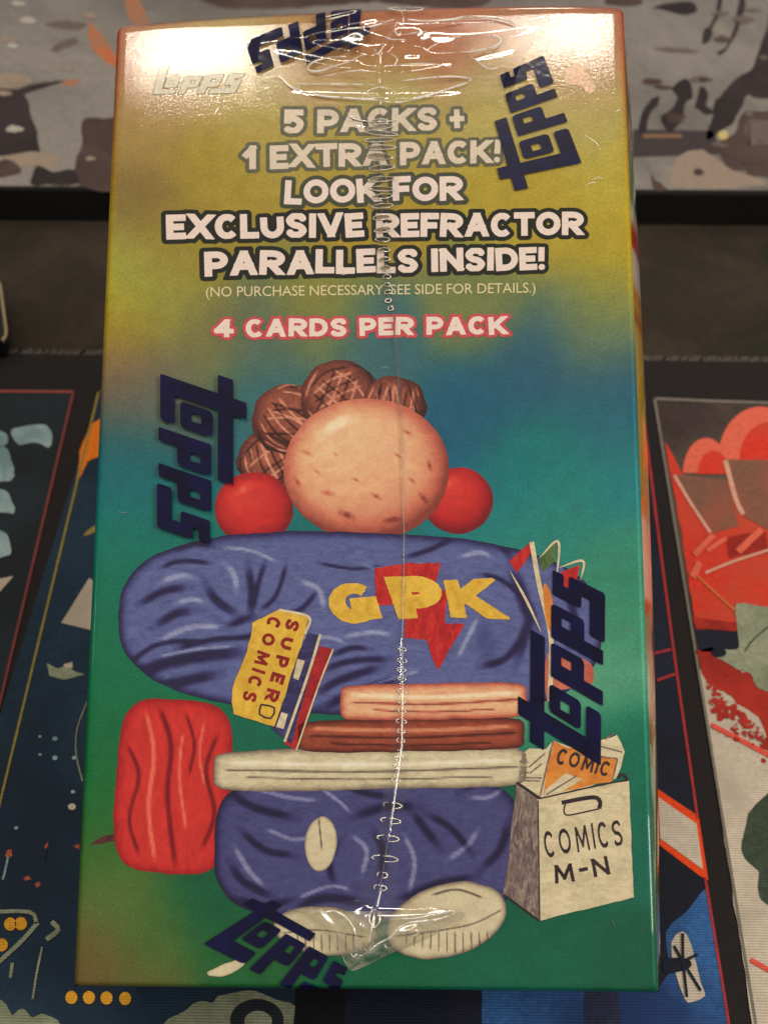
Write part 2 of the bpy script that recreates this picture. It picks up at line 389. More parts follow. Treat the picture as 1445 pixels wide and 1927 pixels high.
def face_to_px(P):
    Q = np.c_[P, np.zeros(len(P))] @ BOXM.T + BOXT - CAMP; q = Q @ MAT; return q[:, :2] / q[:, 2:] * F + [CX, CY]
def grid_faces(nx, ny):
    a = np.arange(nx * ny).reshape(ny, nx)
    return np.c_[a[:-1, :-1].ravel(), a[1:, :-1].ravel(), a[1:, 1:].ravel(), a[:-1, 1:].ravel()]
def set_colour(o, name, C):
    at = o.data.color_attributes.new(name, 'FLOAT_COLOR', 'POINT')
    at.data.foreach_set('color', np.c_[C, np.ones(len(C))].astype(np.float32).ravel())

def edge_axis(a, b, n):                                  # denser near the two folded edges
    e = np.array([0, .08, .2, .38, .6, .8, 1]) * RE
    return np.unique(np.r_[a + e, np.linspace(a + RE, b - RE, n), b - e])
xs = edge_axis(-W / 2, W / 2, 100); ys = np.unique(np.r_[edge_axis(-L / 2, L / 2, 180), L / 2 - np.linspace(0, .006, 16)])[::-1]
X, Y = np.meshgrid(xs, ys); P0 = np.c_[X.ravel(), Y.ravel()]; P = P0.copy(); P[:, 1] += bow(P[:, 0]) * np.clip(1 - (L / 2 - P[:, 1]) / .014, 0, 1)
fp = mesh_obj('front_panel', surf(P, 0), grid_faces(len(xs), len(ys)), FOIL, box, True)
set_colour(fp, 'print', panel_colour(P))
qx = face_to_px(P); lift_ = np.maximum(np.exp(-(((qx[:, 0] - 740) / 250) ** 4 + ((qx[:, 1] - 90) / 95) ** 4)), np.exp(-(((qx[:, 0] - 700) / 130) ** 4 + ((qx[:, 1] - 1755) / 50) ** 4)))
de = W / 2 - np.abs(P[:, 0]); eg = np.clip(2 - de / .0009, 0, 1) * np.where((P[:, 0] > 0) & (qx[:, 1] > 1540) & (qx[:, 1] < 1760), .3, 1.0)
set_colour(fp, 'film_contact', np.repeat(((1 - lift_) * (1 - eg))[:, None], 3, 1))        # where the film stands clear of the board
tag(fp, 'foil board front printed yellow, blue and green')

# side, top, bottom and back panels; the board bellies out a little between its folds
def side_material():
    m, nt, bs = nodes("side_print"); at = nd(nt, 'ShaderNodeVertexColor'); at.layer_name = 'print'
    g = noise(nt, 700, 4, .7); mx = nd(nt, 'ShaderNodeMixRGB', blend_type='OVERLAY'); mx.inputs[0].default_value = .3
    nt.links.new(at.outputs[0], mx.inputs[1]); nt.links.new(g.outputs[0], mx.inputs[2])
    nt.links.new(mx.outputs[0], bs.inputs['Base Color']); gloss(bs, .35, .2); return m
SIDE = side_material()
side_stops = [(0, (150, 128, 92)), (.06, (120, 96, 52)), (.13, (134, 118, 60)), (.16, (64, 108, 60)), (.21, (52, 112, 66)), (.205, (64, 120, 74)), (.222, (205, 190, 178)), (.235, (200, 176, 160)),
              (.243, (196, 70, 34)), (.262, (176, 40, 22)), (.268, (214, 200, 190)), (.30, (214, 198, 190)), (.315, (196, 120, 40)), (.33, (200, 142, 40)),
              (.342, (160, 86, 28)), (.352, (206, 152, 40)), (.365, (198, 164, 88)), (.39, (204, 166, 60)), (.44, (200, 158, 34)), (.50, (190, 142, 28)), (.545, (176, 124, 36)),
              (.552, (196, 184, 160)), (.60, (206, 198, 176)), (.63, (200, 190, 170)), (.636, (150, 84, 30)), (.66, (140, 70, 40)), (.675, (178, 60, 46)), (.70, (196, 160, 130)), (.712, (206, 198, 170)),
              (.74, (200, 196, 170)), (.76, (60, 96, 52)), (.80, (52, 88, 30)), (.9, (66, 84, 24)), (1.0, (84, 78, 26))]
def side_panel(sign, bulge):
    zz = np.linspace(0, 1, 22); yy = np.linspace(0, 1, 160); V = []; C = []
    st = np.array([s[0] for s in side_stops]); cc = np.array([s[1] for s in side_stops], float); o = np.argsort(st)
    for v in yy:
        for s in zz:
            d = RE + s * (T - RE); end = min(1, min(v, 1 - v) / .03) ** .5
            b = bulge * math.sin(math.pi * s) ** .9 * (0.45 + .55 * math.sin(math.pi * min(max(v, 0), 1)) ** .5) * end
            V.append((sign * (W / 2 + b), L / 2 - v * L, -d))
            C.append([np.interp(v, st[o], cc[o][:, k]) for k in range(3)])
    f = grid_faces(22, 160); f = f[:, ::-1] if sign < 0 else f
    ob = mesh_obj('side_panel', V, f, SIDE, box, True); set_colour(ob, 'print', lin(np.array(C))); return ob
tag(side_panel(1, .0031), 'bowed side printed in green, cream, red and gold')
side_panel(-1, .0010)
def end_panel(sign, bulge, col):
    zz = np.linspace(0, 1, 18); xx = np.linspace(0, 1, 60); V = []; C = []
    for u in xx:
        for s in zz:
            x = -W / 2 + u * W; bw = float(bow(x)) if sign > 0 else 0; r0 = float(top_r(x)) if sign > 0 else RE
            d = r0 + s * (T - r0); b = bulge * math.sin(math.pi * s) ** .8 * min(1, min(u, 1 - u) / .12) ** .7
            V.append((x, sign * (L / 2 + bw * (1 - s) + b), -d)); C.append(lin(col))
    ob = mesh_obj('end_panel', V, grid_faces(18, 60), SIDE, box, True); set_colour(ob, 'print', np.array(C)); return ob
end_panel(1, .0022, (104, 84, 56)); end_panel(-1, 0, (30, 60, 34))
V = [(sx * W / 2, sy * L / 2, -T) for sy in (-1, 1) for sx in (-1, 1)]
mesh_obj('back_panel', V, [(0, 2, 3, 1)], flat("back_print", (60, 90, 60)), box)

UP = .000007
def face_poly(name, P, mat, layer, label=None, parent=None):
    V = surf(to_face(P), layer * UP); o = mesh_obj(name, V, [list(range(len(V)))], mat, parent or box)
    if label: tag(o, label)
    return o
def face_multi(name, polys, mat, layer, label=None, parent=None):
    V = []; Fc = []
    for k, P in enumerate(polys):
        q = surf(to_face(P), layer * UP + k * 2e-7); Fc.append(list(range(len(V), len(V) + len(q)))); V += [tuple(v) for v in q]
    o = mesh_obj(name, V, Fc, mat, parent or box)
    if label: tag(o, label)
    return o
def face_iso(name, xs, ys, D, level, tomap, mat, h, label=None, parent=None, heightf=None):
    V, Fc = iso(xs, ys, D - level); P = tomap(V); q = to_face(P)
    S = surf(q, h); 
    S[:, 1] = np.clip(S[:, 1], -L / 2, L / 2 + bow(S[:, 0]))
    if heightf is not None: S[:, 2] += heightf(P)
    o = mesh_obj(name, S, Fc, mat, parent or box)
    if label: tag(o, label)
    return o

# ---- main lettering
WHITE = flat("letter_white", (232, 214, 204), .5, .03)
WHITE_FOIL = flat("letter_silver", (192, 178, 160), .38, .05, 1, .25)
DARK_OUT = flat("letter_outline_dark", (24, 28, 22), .5, .2, .5)
MID_OUT = flat("letter_outline_grey", (84, 84, 66), .4, .15, .8, .2)
MID2_OUT = flat("letter_outline_greygreen", (56, 60, 46), .4, .15, .8, .2)
PINK_OUT = flat("letter_outline_pink", (196, 72, 80), .4, .12)
def text_line(s, p, cap_px, t, mats, out, seed, label, wob=.03, gap=.05, layer=9, space=.42):
    """p: left-top, right-top, right-bottom, left-bottom of the capitals in the photograph"""
    xs, ys, D, Wd = text_sdf(s, t, gap, space, step=1.15 / cap_px, wob=wob, seed=seed)
    f = homography([(0, 0), (Wd, 0), (Wd, 1), (0, 1)], p)
    o = face_iso('lettering_outline', xs, ys, D, out / cap_px, f, mats[0], layer * UP, None)
    l = face_iso('lettering', xs, ys, D, 0, f, mats[1], (layer + 3) * UP, label)
    o.parent = l
    return l
text_line("5 PACKS +", [(533, 207), (874, 202), (874, 245), (533, 252)], 45, .255, (MID_OUT, WHITE_FOIL), 6.5, 1, 'pale words 5 PACKS + with grey outline')
text_line("1 EXTRA PACK!", [(459, 274), (943, 263), (943, 306), (459, 319)], 45, .255, (MID_OUT, WHITE_FOIL), 6.5, 2, 'pale words 1 EXTRA PACK! with grey outline')
text_line("LOOK FOR", [(536, 339), (871, 331), (871, 377), (536, 384)], 45, .255, (MID2_OUT, WHITE), 7.5, 3, 'white words LOOK FOR with dark outline')
text_line("EXCLUSIVE REFRACTOR", [(313, 404), (1098, 399), (1098, 443), (313, 451)], 47, .265, (DARK_OUT, WHITE), 8, 4, 'white words EXCLUSIVE REFRACTOR with dark outline')
text_line("PARALLELS INSIDE!", [(385, 473), (1026, 465), (1026, 508), (385, 520)], 47, .265, (DARK_OUT, WHITE), 8, 5, 'white words PARALLELS INSIDE! with dark outline')
text_line("4 CARDS PER PACK", [(405, 602), (955, 595), (955, 629), (405, 636)], 34, .26, (PINK_OUT, WHITE), 5.0, 6, 'white words 4 CARDS PER PACK with pink outline', gap=.10, space=.5)

def font_line(s, quad, mat, layer, name, label, spacing=1.0):
    c = bpy.data.curves.new('tmp', 'FONT'); c.body = s; c.size = 1; c.space_character = spacing; c.resolution_u = 3
    o = bpy.data.objects.new('tmp', c); sc.collection.objects.link(o)
    dg = bpy.context.evaluated_depsgraph_get(); me = o.evaluated_get(dg).to_mesh()
    V = np.array([v.co[:2] for v in me.vertices]); Fc = [list(p.vertices) for p in me.polygons]
    o.evaluated_get(dg).to_mesh_clear(); bpy.data.objects.remove(o); bpy.data.curves.remove(c)
    x0, x1 = V[:, 0].min(), V[:, 0].max(); y0, y1 = V[:, 1].min(), V[:, 1].max()
    f = homography([(x0, y1), (x1, y1), (x1, y0), (x0, y0)], quad)
    q = surf(to_face(f(V)), layer * UP); return tag(mesh_obj(name, q, Fc, mat, box), label)
font_line("(NO PURCHASE NECESSARY. SEE SIDE FOR DETAILS.)", [(388, 540), (1007, 532), (1007, 557), (388, 565)],
          flat("small_print_cream", (222, 208, 160), .5, .03), 9, 'small_print', 'thin cream line (NO PURCHASE NECESSARY. SEE SIDE FOR DETAILS.)', .98)

# ---- the brand word, drawn once in its own upright frame (a: reading direction, b: up)
def logo_field(step=7.0, bar=True):
    xs = np.arange(-200, 1700, step); ys = np.arange(40, 1080, step); A, B = np.meshgrid(xs, ys); r = 22
    R = lambda *q, rr=r: d_rect(A, B, *q, rr)
    U = lambda *d: np.minimum.reduce(d)
    t = U(R(40, 215, 130, 1020, rr=12), R(38, 516, 130, 282, rr=40), R(38, 200, 130, 260, rr=40))
    t = U(t, d_rect(A, B, -152, 933, 724, 883, 8)) if bar else t
    hole = lambda a0, a1, b0, b1: d_rect(A, B, a0, a1, b0, b1, 10)
    o = np.maximum(R(250, 518, 335, 672, rr=48), -hole(332, 420, 452, 552))
    def p(a):
        q = U(R(a, a + 134, 112, 657, rr=12), R(a, a + 328, 305, 657, rr=45)); return np.maximum(q, -hole(a + 155, a + 238, 438, 545))
    s = U(R(1179, 1638, 95, 250, rr=30), R(1505, 1638, 95, 470, rr=30), R(1385, 1638, 338, 470, rr=34), R(1385, 1515, 338, 645, rr=34), R(1385, 1622, 525, 645, rr=20))
    D = U(t, o, p(594), p(967), s)
    return xs, ys, D
LOGO = logo_field(); LOGO_SMALL = logo_field(bar=False)
KEYS = dict(bar_l_o=(-150, 882), bar_l_i=(-150, 725), bar_r_o=(933, 882), bar_r_i=(933, 725), foot_o=(516, 130), foot_i=(516, 280), corner=(42, 134),
            tick_l=(40, 1020), tick_r=(215, 1020), p1l=(594, 112), p1r=(728, 112), p2l=(961, 112), p2r=(1101, 112), s0=(1179, 95), s_c=(1630, 105), s_top=(1622, 645), s_top_i=(1622, 525), s_l=(1385, 645))
def zo(ox, oy, z, **k): return {n: (ox + x / z, oy + y / z) for n, (x, y) in k.items()}
L1 = zo(930, 90, 6.883, bar_r_o=(62, 935), bar_r_i=(228, 890), bar_l_o=(238, 1872), bar_l_i=(405, 1865), foot_o=(975, 1025), foot_i=(810, 1065), tick_l=(50, 1695), tick_r=(38, 1550),
        corner=(1030, 1560), p1l=(945, 970), p1r=(925, 838), p2l=(855, 620), p2r=(820, 500), s0=(797, 445), s_c=(560, 140), s_top=(25, 400), s_top_i=(122, 350))
L2 = zo(280, 690, 5.505, **{n: (b, a + .34 * b) for n, (a, b) in KEYS.items()})
L3 = zo(960, 1050, 4.59, bar_r_o=(190, 640), bar_r_i=(308, 678), bar_l_o=(163, 1622), bar_l_i=(282, 1655), tick_r=(65, 1172), tick_l=(60, 1312), foot_i=(668, 1255), foot_o=(790, 1332), corner=(765, 1800),
        s0=(808, 748), s_c=(803, 305), s_top=(358, 85), s_top_i=(445, 125), s_l=(365, 372), p1l=(797, 1285), p1r=(795, 1150), p2l=(805, 935), p2r=(803, 800))
L4 = zo(380, 1640, 4.817, bar_r_o=(1035, 590), bar_r_i=(980, 665), bar_l_o=(478, 207), bar_l_i=(390, 242), tick_l=(645, 280), tick_r=(712, 335), foot_i=(455, 790), foot_o=(350, 860), corner=(52, 605),
        p1l=(420, 885), p1r=(535, 940), p2l=(708, 1035), p2r=(820, 1085), s0=(872, 1095), s_top=(1310, 800), s_l=(1215, 795))
L5 = zo(460, 0, 5.558, bar_l_i=(1357, 335), bar_l_o=(1340, 410), bar_r_i=(610, 545), bar_r_o=(632, 640), tick_l=(1175, 530), tick_r=(1065, 530), corner=(1315, 68), foot_o=(890, 92),
        p1l=(840, 112), p1r=(722, 130), p2l=(522, 222), p2r=(415, 262), s0=(370, 290), s_c=(55, 470), s_top=(240, 890))
def logo_map(d):
    ks = list(d); return homography([KEYS[k] for k in ks], [d[k] for k in ks])
m, nt, bs = nodes("navy_film_ink"); NAVY = m
n_ = noise(nt, 240, 3, .5); r_ = ramp(nt, n_.outputs[0], [(.3, (8, 8, 34)), (.7, (16, 16, 66))]); nt.links.new(r_.outputs[0], bs.inputs['Base Color'])
gloss(bs, .30, 0, .6, .06, .12); g_ = noise(nt, 900, 3, .6); bump(nt, bs, g_.outputs[0], .3, .00006)
g2_ = noise(nt, 130, 3, .6); cb_ = nd(nt, 'ShaderNodeBump'); cb_.inputs['Strength'].default_value = .14; cb_.inputs['Distance'].default_value = .0005; nt.links.new(g2_.outputs[0], cb_.inputs['Height']); nt.links.new(cb_.outputs[0], bs.inputs['Coat Normal'])
face_iso('brand_print_edge', *LOGO_SMALL, 14, homography([(42, 134), (516, 134), (1638, 100), (1622, 645), (215, 1000), (42, 1000)],
          [(284, 175), (335, 177), (440, 179), (461, 133), (318, 127), (303, 127)]), flat('brand_edge_grey', (112, 96, 72), .5, .1, .4, .2), 7 * UP)
SILVER = flat("silver_foil_print", (214, 208, 186), .5, .10, .5, .1)
face_iso('brand_print', *LOGO_SMALL, 0, homography([(42, 134), (516, 134), (1638, 100), (1622, 645), (215, 1000), (42, 1000)],
          [(284, 175), (335, 177), (440, 179), (461, 133), (318, 127), (303, 127)]), SILVER, 9 * UP, 'small silver Topps word printed top left')

# film heights over the face, in metres, as a function of the photo position
SEAM = np.array([(762, 8), (752, 40), (738, 70), (716, 100), (713, 150), (716, 235), (719, 360), (721, 450), (728, 522), (737, 581), (740, 594), (747, 674), (754, 772), (757, 863), (760, 1045), (757, 1190),
                 (756, 1299), (754, 1406), (745, 1470), (739, 1515), (731, 1577), (725, 1615), (716, 1670), (705, 1721), (699, 1766), (680, 1800), (665, 1820)], float)
def seam_x(y): return np.interp(y, SEAM[:, 1], SEAM[:, 0])
PX = .000092
GATHER = [(725, 108, 60, 12, -.45, 2.6), (770, 92, 80, 10, .28, 2.2), (690, 140, 110, 9, .12, 2.4), (780, 140, 120, 10, -.10, 2.6), (640, 100, 90, 9, .20, 1.8), (840, 110, 100, 12, -.22, 2.4), (620, 64, 90, 10, -.24, 2.4), (880, 48, 120, 10, -.05, 2.4), (720, 190, 130, 8, 0, 1.6),
          (620, 1740, 60, 10, .75, 2.4), (800, 1722, 90, 10, -.08, 2.4), (740, 1776, 60, 9, -.55, 2.6), (690, 1770, 50, 7, 1.45, 2.6), (655, 1775, 44, 8, 1.15, 2.2), (770, 1750, 80, 8, -.3, 2.0)]
def film_h(P):
    x, y = P[:, 0], P[:, 1]; h = np.full(len(P), 2.6e-4)
    g = lambda cx, cy, sx, sy: np.exp(-((x - cx) / sx) ** 2 - ((y - cy) / sy) ** 2)
    h += 1.1e-3 * g(740, 80, 190, 80) + 1.4e-3 * g(700, 1745, 95, 42)
    for cx, cy, lx, w, a, amp in GATHER:                  # long soft pleats radiating from the gathers
        u = (x - cx) * math.cos(a) + (y - cy) * math.sin(a); v = -(x - cx) * math.sin(a) + (y - cy) * math.cos(a) + (u / lx) ** 2 * 6
        h += amp * 1.6 * PX * np.exp(-(u / lx) ** 2 - (v / w) ** 2)
    sx = seam_x(y); h += 2.6 * PX * np.exp(-((x - sx) / 2.6) ** 2) * np.clip((y - 60) / 60, .4, 1)
    return h
half = lambda y: np.interp(y, [14, 30, 190, 235, 262, 420, 560, 600, 640, 1190, 1215, 1500, 1640, 1690, 1715, 1760, 1800, 1821], [280, 285, 235, 60, 40, 28, 18, 10, 7, 7, 12, 22, 26, 40, 170, 120, 50, 8])
def film_surface(P):
    e = half(P[:, 1]) - np.abs(P[:, 0] - seam_x(P[:, 1]) - np.where(P[:, 1] < 240, 10, 0)); return (film_h(P) - 2.0e-4) * np.clip(e / 22, 0, 1)
gx = np.arange(430, 1032, 1.5); gy = np.arange(18, 1822, 1.5); GX, GY = np.meshgrid(gx, gy)
edge = half(GY) - np.abs(GX - seam_x(GY) - np.where(GY < 240, 10, 0))
keep = edge > 0; idx = -np.ones(keep.shape, int); yy, xx = np.nonzero(keep); idx[yy, xx] = np.arange(len(yy))
Pp = np.c_[gx[xx], gy[yy]]
k4 = keep[:-1, :-1] & keep[1:, :-1] & keep[:-1, 1:] & keep[1:, 1:]; fy, fx = np.nonzero(k4)
S = surf(to_face(Pp), 0); S[:, 2] += 2.0e-4 + film_surface(Pp)
film = mesh_obj('shrink_film', S, np.c_[idx[fy, fx], idx[fy + 1, fx], idx[fy + 1, fx + 1], idx[fy, fx + 1]], FILM, box, True)
tag(film, 'clear film gathered into a perforated seam down the middle')
SEAMMAT = film_material("sealed_film_seam", (.86, .82, .74), 3.0, .25)
def crease_material(name="film_fold_glint", lo=.32, hi=.50, floor=90):
    m = bpy.data.materials.new(name); m.use_nodes = True; nt = m.node_tree; nt.nodes.clear()
    out = nd(nt, 'ShaderNodeOutputMaterial'); a = nd(nt, 'ShaderNodeMixShader'); b = nd(nt, 'ShaderNodeMixShader'); tr = nd(nt, 'ShaderNodeBsdfTransparent')
    df = nd(nt, 'ShaderNodeBsdfDiffuse'); gl = nd(nt, 'ShaderNodeBsdfGlossy'); df.inputs[0].default_value = (.95, .90, .78, 1); gl.inputs[1].default_value = .16  # cream diffuse paints the lamp glints onto the clear film
    n = noise(nt, 420, 2, .6); r = ramp(nt, n.outputs[0], [(lo, (floor,) * 3), (hi, (252, 252, 252))])
    b.inputs[0].default_value = .45; nt.links.new(df.outputs[0], b.inputs[1]); nt.links.new(gl.outputs[0], b.inputs[2])
    nt.links.new(r.outputs[0], a.inputs[0]); nt.links.new(tr.outputs[0], a.inputs[1]); nt.links.new(b.outputs[0], a.inputs[2]); nt.links.new(a.outputs[0], out.inputs[0]); return m
CREASE = crease_material(); RIMM = crease_material('vent_rim_glint', .30, .46, 170); VENT = film_material('pressed_vent_film', (.62, .58, .46), 2.5, .1); VEIL = crease_material('film_flap_sheen', .36, .72, 50)  # vent film tinted darker in place of dark reflections inside the hoops
def tube(C, r, mat, name, label=None, closed=False, lift=0.0):
    """a fine half-round roll of film along a path of photo positions, r in photo pixels"""
    C = np.asarray(C, float); t = (np.roll(C, -1, 0) - np.roll(C, 1, 0)) if closed else np.gradient(C, axis=0); t /= np.linalg.norm(t, axis=1)[:, None] + 1e-9
    nn = np.c_[-t[:, 1], t[:, 0]]; r = np.broadcast_to(r, len(C)); V = []; A = np.linspace(0, math.pi, 6)
    for a in A:
        P = C + nn * (math.cos(a) * r)[:, None]; q = surf(to_face(P), 0); q[:, 2] += 2.0e-4 + film_surface(C) + lift + math.sin(a) * r * PX * .8; V.append(q)
    n = len(C); V = np.vstack(V); m_ = n if closed else n - 1
    Fc = [(k * n + i, k * n + (i + 1) % n, (k + 1) * n + (i + 1) % n, (k + 1) * n + i) for k in range(5) for i in range(m_)]
    o = mesh_obj(name, V, Fc, mat, box, True)
    if label: tag(o, label)
    return o
C = smooth_open(SEAM, 8); C[:, 0] += RNG.normal(0, .45, len(C))
tube(C, .9 + .5 * RNG.random(len(C)), SEAMMAT, 'film_seam', 'thin sealed seam running down the film')
def loop(cx, cy, a, b, rot, r, span=None, name='film_crease', jit=.03):
    t = np.linspace(0, 2 * math.pi, 44, endpoint=False) if span is None else np.linspace(math.radians(span[0]), math.radians(span[1]), 36)
    k = 1 + jit * np.sin(t * 3 + cx) + jit * .6 * np.sin(t * 5 + cy); q = math.radians(rot); x, y = np.cos(t) * a * k, np.sin(t) * b * k
    P = np.c_[cx + x * math.cos(q) - y * math.sin(q), cy + x * math.sin(q) + y * math.cos(q)]
    rr = r * (.65 + .35 * np.sin(t * 2 + cx * .3) ** 2)
    if span is not None: rr = rr * np.sin(np.linspace(.12, math.pi - .12, len(t))) ** .5
    if name == 'film_perforation' and span is None:
        V = surf(to_face(P), 0); V[:, 2] += 2.15e-4 + film_surface(np.repeat([[cx, cy]], len(P), 0)); mesh_obj('film_vent', V, [list(range(len(V)))], VENT, box)
    return tube(P, rr * (1.25 if name == 'film_perforation' else 1), RIMM if name == 'film_perforation' else CREASE, name, closed=span is None)
# oval vents pressed through the seam: each gets a pale hoop painted as its glint
ys_up = np.array([640, 668, 700, 735, 775, 820, 880, 940, 990, 1030, 1080, 1140, 1205, 1255, 1310, 1360, 1405, 1450, 1492, 1530, 1575, 1615]) / 2.779
for y in ys_up:
    a = float(RNG.uniform(.82, 1.16)) * float(np.interp(y, [230, 250, 330, 400, 470, 530, 585], [14, 29, 23, 17, 12, 7, 5]))
    loop(float(seam_x(y)) + RNG.normal(0, 1.5), y, a, float(np.interp(y, [235, 585], [4.6, 3.4])) * float(RNG.uniform(.85, 1.2)), RNG.normal(0, 5), 1.0, name='film_perforation')
for y in (1222, 1243, 1260, 1277, 1301, 1320, 1337, 1357, 1376, 1393, 1425, 1440, 1468):
    x = float(seam_x(y)); a = 7.5 + RNG.normal(0, 1)
    loop(x + RNG.normal(0, 1), y, a, 4.2, 4, 1.15, (110, 250), 'film_perforation'); loop(x, y + 1, a, 4.2, 4, 1.15, (-60, 60), 'film_perforation')
for y, a in ((1515, 15), (1544, 16), (1577, 18), (1615, 22), (1646, 7), (1670, 9)):
    x = float(seam_x(y)); loop(x - 3, y, a, 5.2, 6, 1.2, (140, 250), 'film_perforation'); loop(x + 2, y + 1, a, 5.2, 6, 1.3, (-110, 95), 'film_perforation')
# pale rolls of film round the gathers, painted as bright glints
for q in ((764, 18, 33, 6.5, 2, 1.3), (717, 178, 26, 10, 0, 1.0), (706, 1727, 10, 16, 0, 2.0)): loop(*q)
for pts, r_ in (([(722, 76), (736, 83), (764, 85)], 1.2), ([(757, 74), (800, 67), (808, 76), (790, 84)], 1.2), ([(768, 43), (800, 47), (850, 43), (880, 35), (930, 37), (962, 46), (974, 64)], 1.9), ([(802, 105), (815, 93), (850, 77), (900, 69), (935, 73), (941, 83), (922, 94), (880, 104), (826, 108)], 1.7),
                ([(652, 112), (620, 113), (592, 121), (580, 132), (597, 138), (640, 127), (688, 109)], 1.7), ([(540, 160), (562, 170), (600, 182), (650, 187), (700, 191), (752, 195), (800, 184), (850, 168), (882, 156), (880, 150), (840, 148), (760, 156)], 1.8), ([(560, 160), (640, 161), (706, 163)], 1.0),
                ([(610, 37), (640, 30), (668, 22), (664, 30), (632, 38), (611, 43)], 1.5), ([(614, 69), (660, 61), (700, 57), (742, 43)], 1.8), ([(653, 214), (670, 226), (710, 231), (744, 227), (747, 219)], 1.4), ([(706, 100), (712, 112), (722, 96)], 1.4), ([(742, 64), (752, 74), (760, 44), (752, 18)], 1.6), ([(735, 108), (748, 118), (742, 130)], 1.2),
                ([(884, 110), (918, 132), (940, 128)], 1.0), ([(520, 140), (548, 166), (580, 184)], 1.1), ([(600, 148), (660, 140), (700, 142)], .9), ([(740, 130), (800, 126), (850, 132)], .9),
                ([(604, 1719), (630, 1714), (652, 1726), (666, 1744), (672, 1766)], 2.4), ([(735, 1729), (780, 1727), (820, 1720), (850, 1714), (852, 1720), (820, 1730), (770, 1736), (748, 1748), (736, 1762), (714, 1774), (697, 1787)], 2.2), ([(772, 1751), (786, 1750), (786, 1756), (776, 1762)], 1.5),
                ([(706, 1716), (702, 1740), (696, 1772)], 2.0), ([(660, 1792), (666, 1800), (672, 1794)], 1.6), ([(684, 1780), (690, 1790), (680, 1798)], 1.3), ([(724, 1776), (728, 1782)], 1.3)):
    n = (len(pts) - 1) * 8 + 1
    tube(smooth_open(pts, 8), 1.25 * r_ * (.55 + .45 * np.sin(np.linspace(0, 9, n) + pts[0][0]) ** 2) * np.sin(np.linspace(.25, math.pi - .25, n)) ** .5, CREASE, 'film_crease')
FL = smooth_closed([(548, 1714), (600, 1712), (700, 1714), (850, 1712), (872, 1728), (800, 1764), (730, 1796), (668, 1826), (650, 1812), (632, 1775), (605, 1738)], 4)
def flap_mesh():
    xs = np.arange(535, 885, 2.5); ys = np.arange(1700, 1836, 2.5); X, Y = np.meshgrid(xs, ys); Q = np.c_[X.ravel(), Y.ravel()]
    d = np.full(len(Q), 1e9)
    for a_, b_ in zip(FL, np.roll(FL, -1, 0)):
        ab = b_ - a_; t = np.clip(((Q - a_) @ ab) / (ab @ ab), 0, 1); d = np.minimum(d, np.hypot(*(Q - a_ - t[:, None] * ab).T))
    ins = np.zeros(len(Q), bool)
    for (x1, y1), (x2, y2) in zip(FL, np.roll(FL, -1, 0)):
        ins ^= ((y1 > Q[:, 1]) != (y2 > Q[:, 1])) & (Q[:, 0] < (x2 - x1) * (Q[:, 1] - y1) / (y2 - y1 + 1e-12) + x1)
    V, Fc = iso(xs, ys, np.where(ins, -d, d).reshape(X.shape)); S = surf(to_face(V), 0); S[:, 2] += 2.3e-4 + film_surface(V)
    m = bpy.data.materials.new('film_flap'); m.use_nodes = True; nt = m.node_tree; nt.nodes.clear()
    out = nd(nt, 'ShaderNodeOutputMaterial'); a = nd(nt, 'ShaderNodeMixShader'); b = nd(nt, 'ShaderNodeMixShader'); tr = nd(nt, 'ShaderNodeBsdfTransparent'); tr.inputs[0].default_value = (.95, .94, .90, 1)
    df = nd(nt, 'ShaderNodeBsdfDiffuse'); gl = nd(nt, 'ShaderNodeBsdfGlossy'); df.inputs[0].default_value = (.80, .76, .62, 1); gl.inputs[1].default_value = .14; b.inputs[0].default_value = .45  # cream diffuse stands in for the whitish reflection on the flap
    n = noise(nt, 150, 3, .6, (1, 2, 1), 1.5, .4); r = ramp(nt, n.outputs[0], [(.36, (40, 40, 40)), (.70, (190, 190, 190))]); nt.links.new(r.outputs[0], a.inputs[0])
    nt.links.new(df.outputs[0], b.inputs[1]); nt.links.new(gl.outputs[0], b.inputs[2]); nt.links.new(tr.outputs[0], a.inputs[1]); nt.links.new(b.outputs[0], a.inputs[2]); nt.links.new(a.outputs[0], out.inputs[0])
    tag(mesh_obj('film_flap', S, Fc, m, box, True), 'folded triangular film flap at the foot of the seam')
flap_mesh()
for pts in ([(540, 1712), (570, 1716), (608, 1738), (634, 1775), (650, 1812)], [(864, 1738), (820, 1756), (760, 1784), (700, 1812), (668, 1824)], [(690, 96), (712, 110), (712, 150)]):
    tube(smooth_open(pts, 8), .9, SEAMMAT, 'film_fold')

# brand words on the film
for k, (d, lift, lab) in enumerate(((L1, 2.0e-4, 'navy Topps word on the film beside the top lettering'), (L2, 7e-4, 'navy Topps word running down the left of the film'),
                      (L3, 2.5e-4, 'navy Topps word on the film above the printed carton'), (L4, 3.5e-4, 'navy Topps word sloping along the bottom of the film'))):
    face_iso('film_brand_print', *LOGO, 0, logo_map(d), NAVY, max(lift, 2.5e-4), lab, heightf=film_surface if k in (0, 3) else None)
f5 = logo_map(L5)
def clamp5(P):
    Q = f5(P); Q[:, 1] = np.maximum(Q[:, 1], 16.5); return Q
face_iso('film_brand_print', *LOGO, 0, clamp5, NAVY, 2.6e-4, 'navy Topps word creased over the top edge', heightf=film_surface)

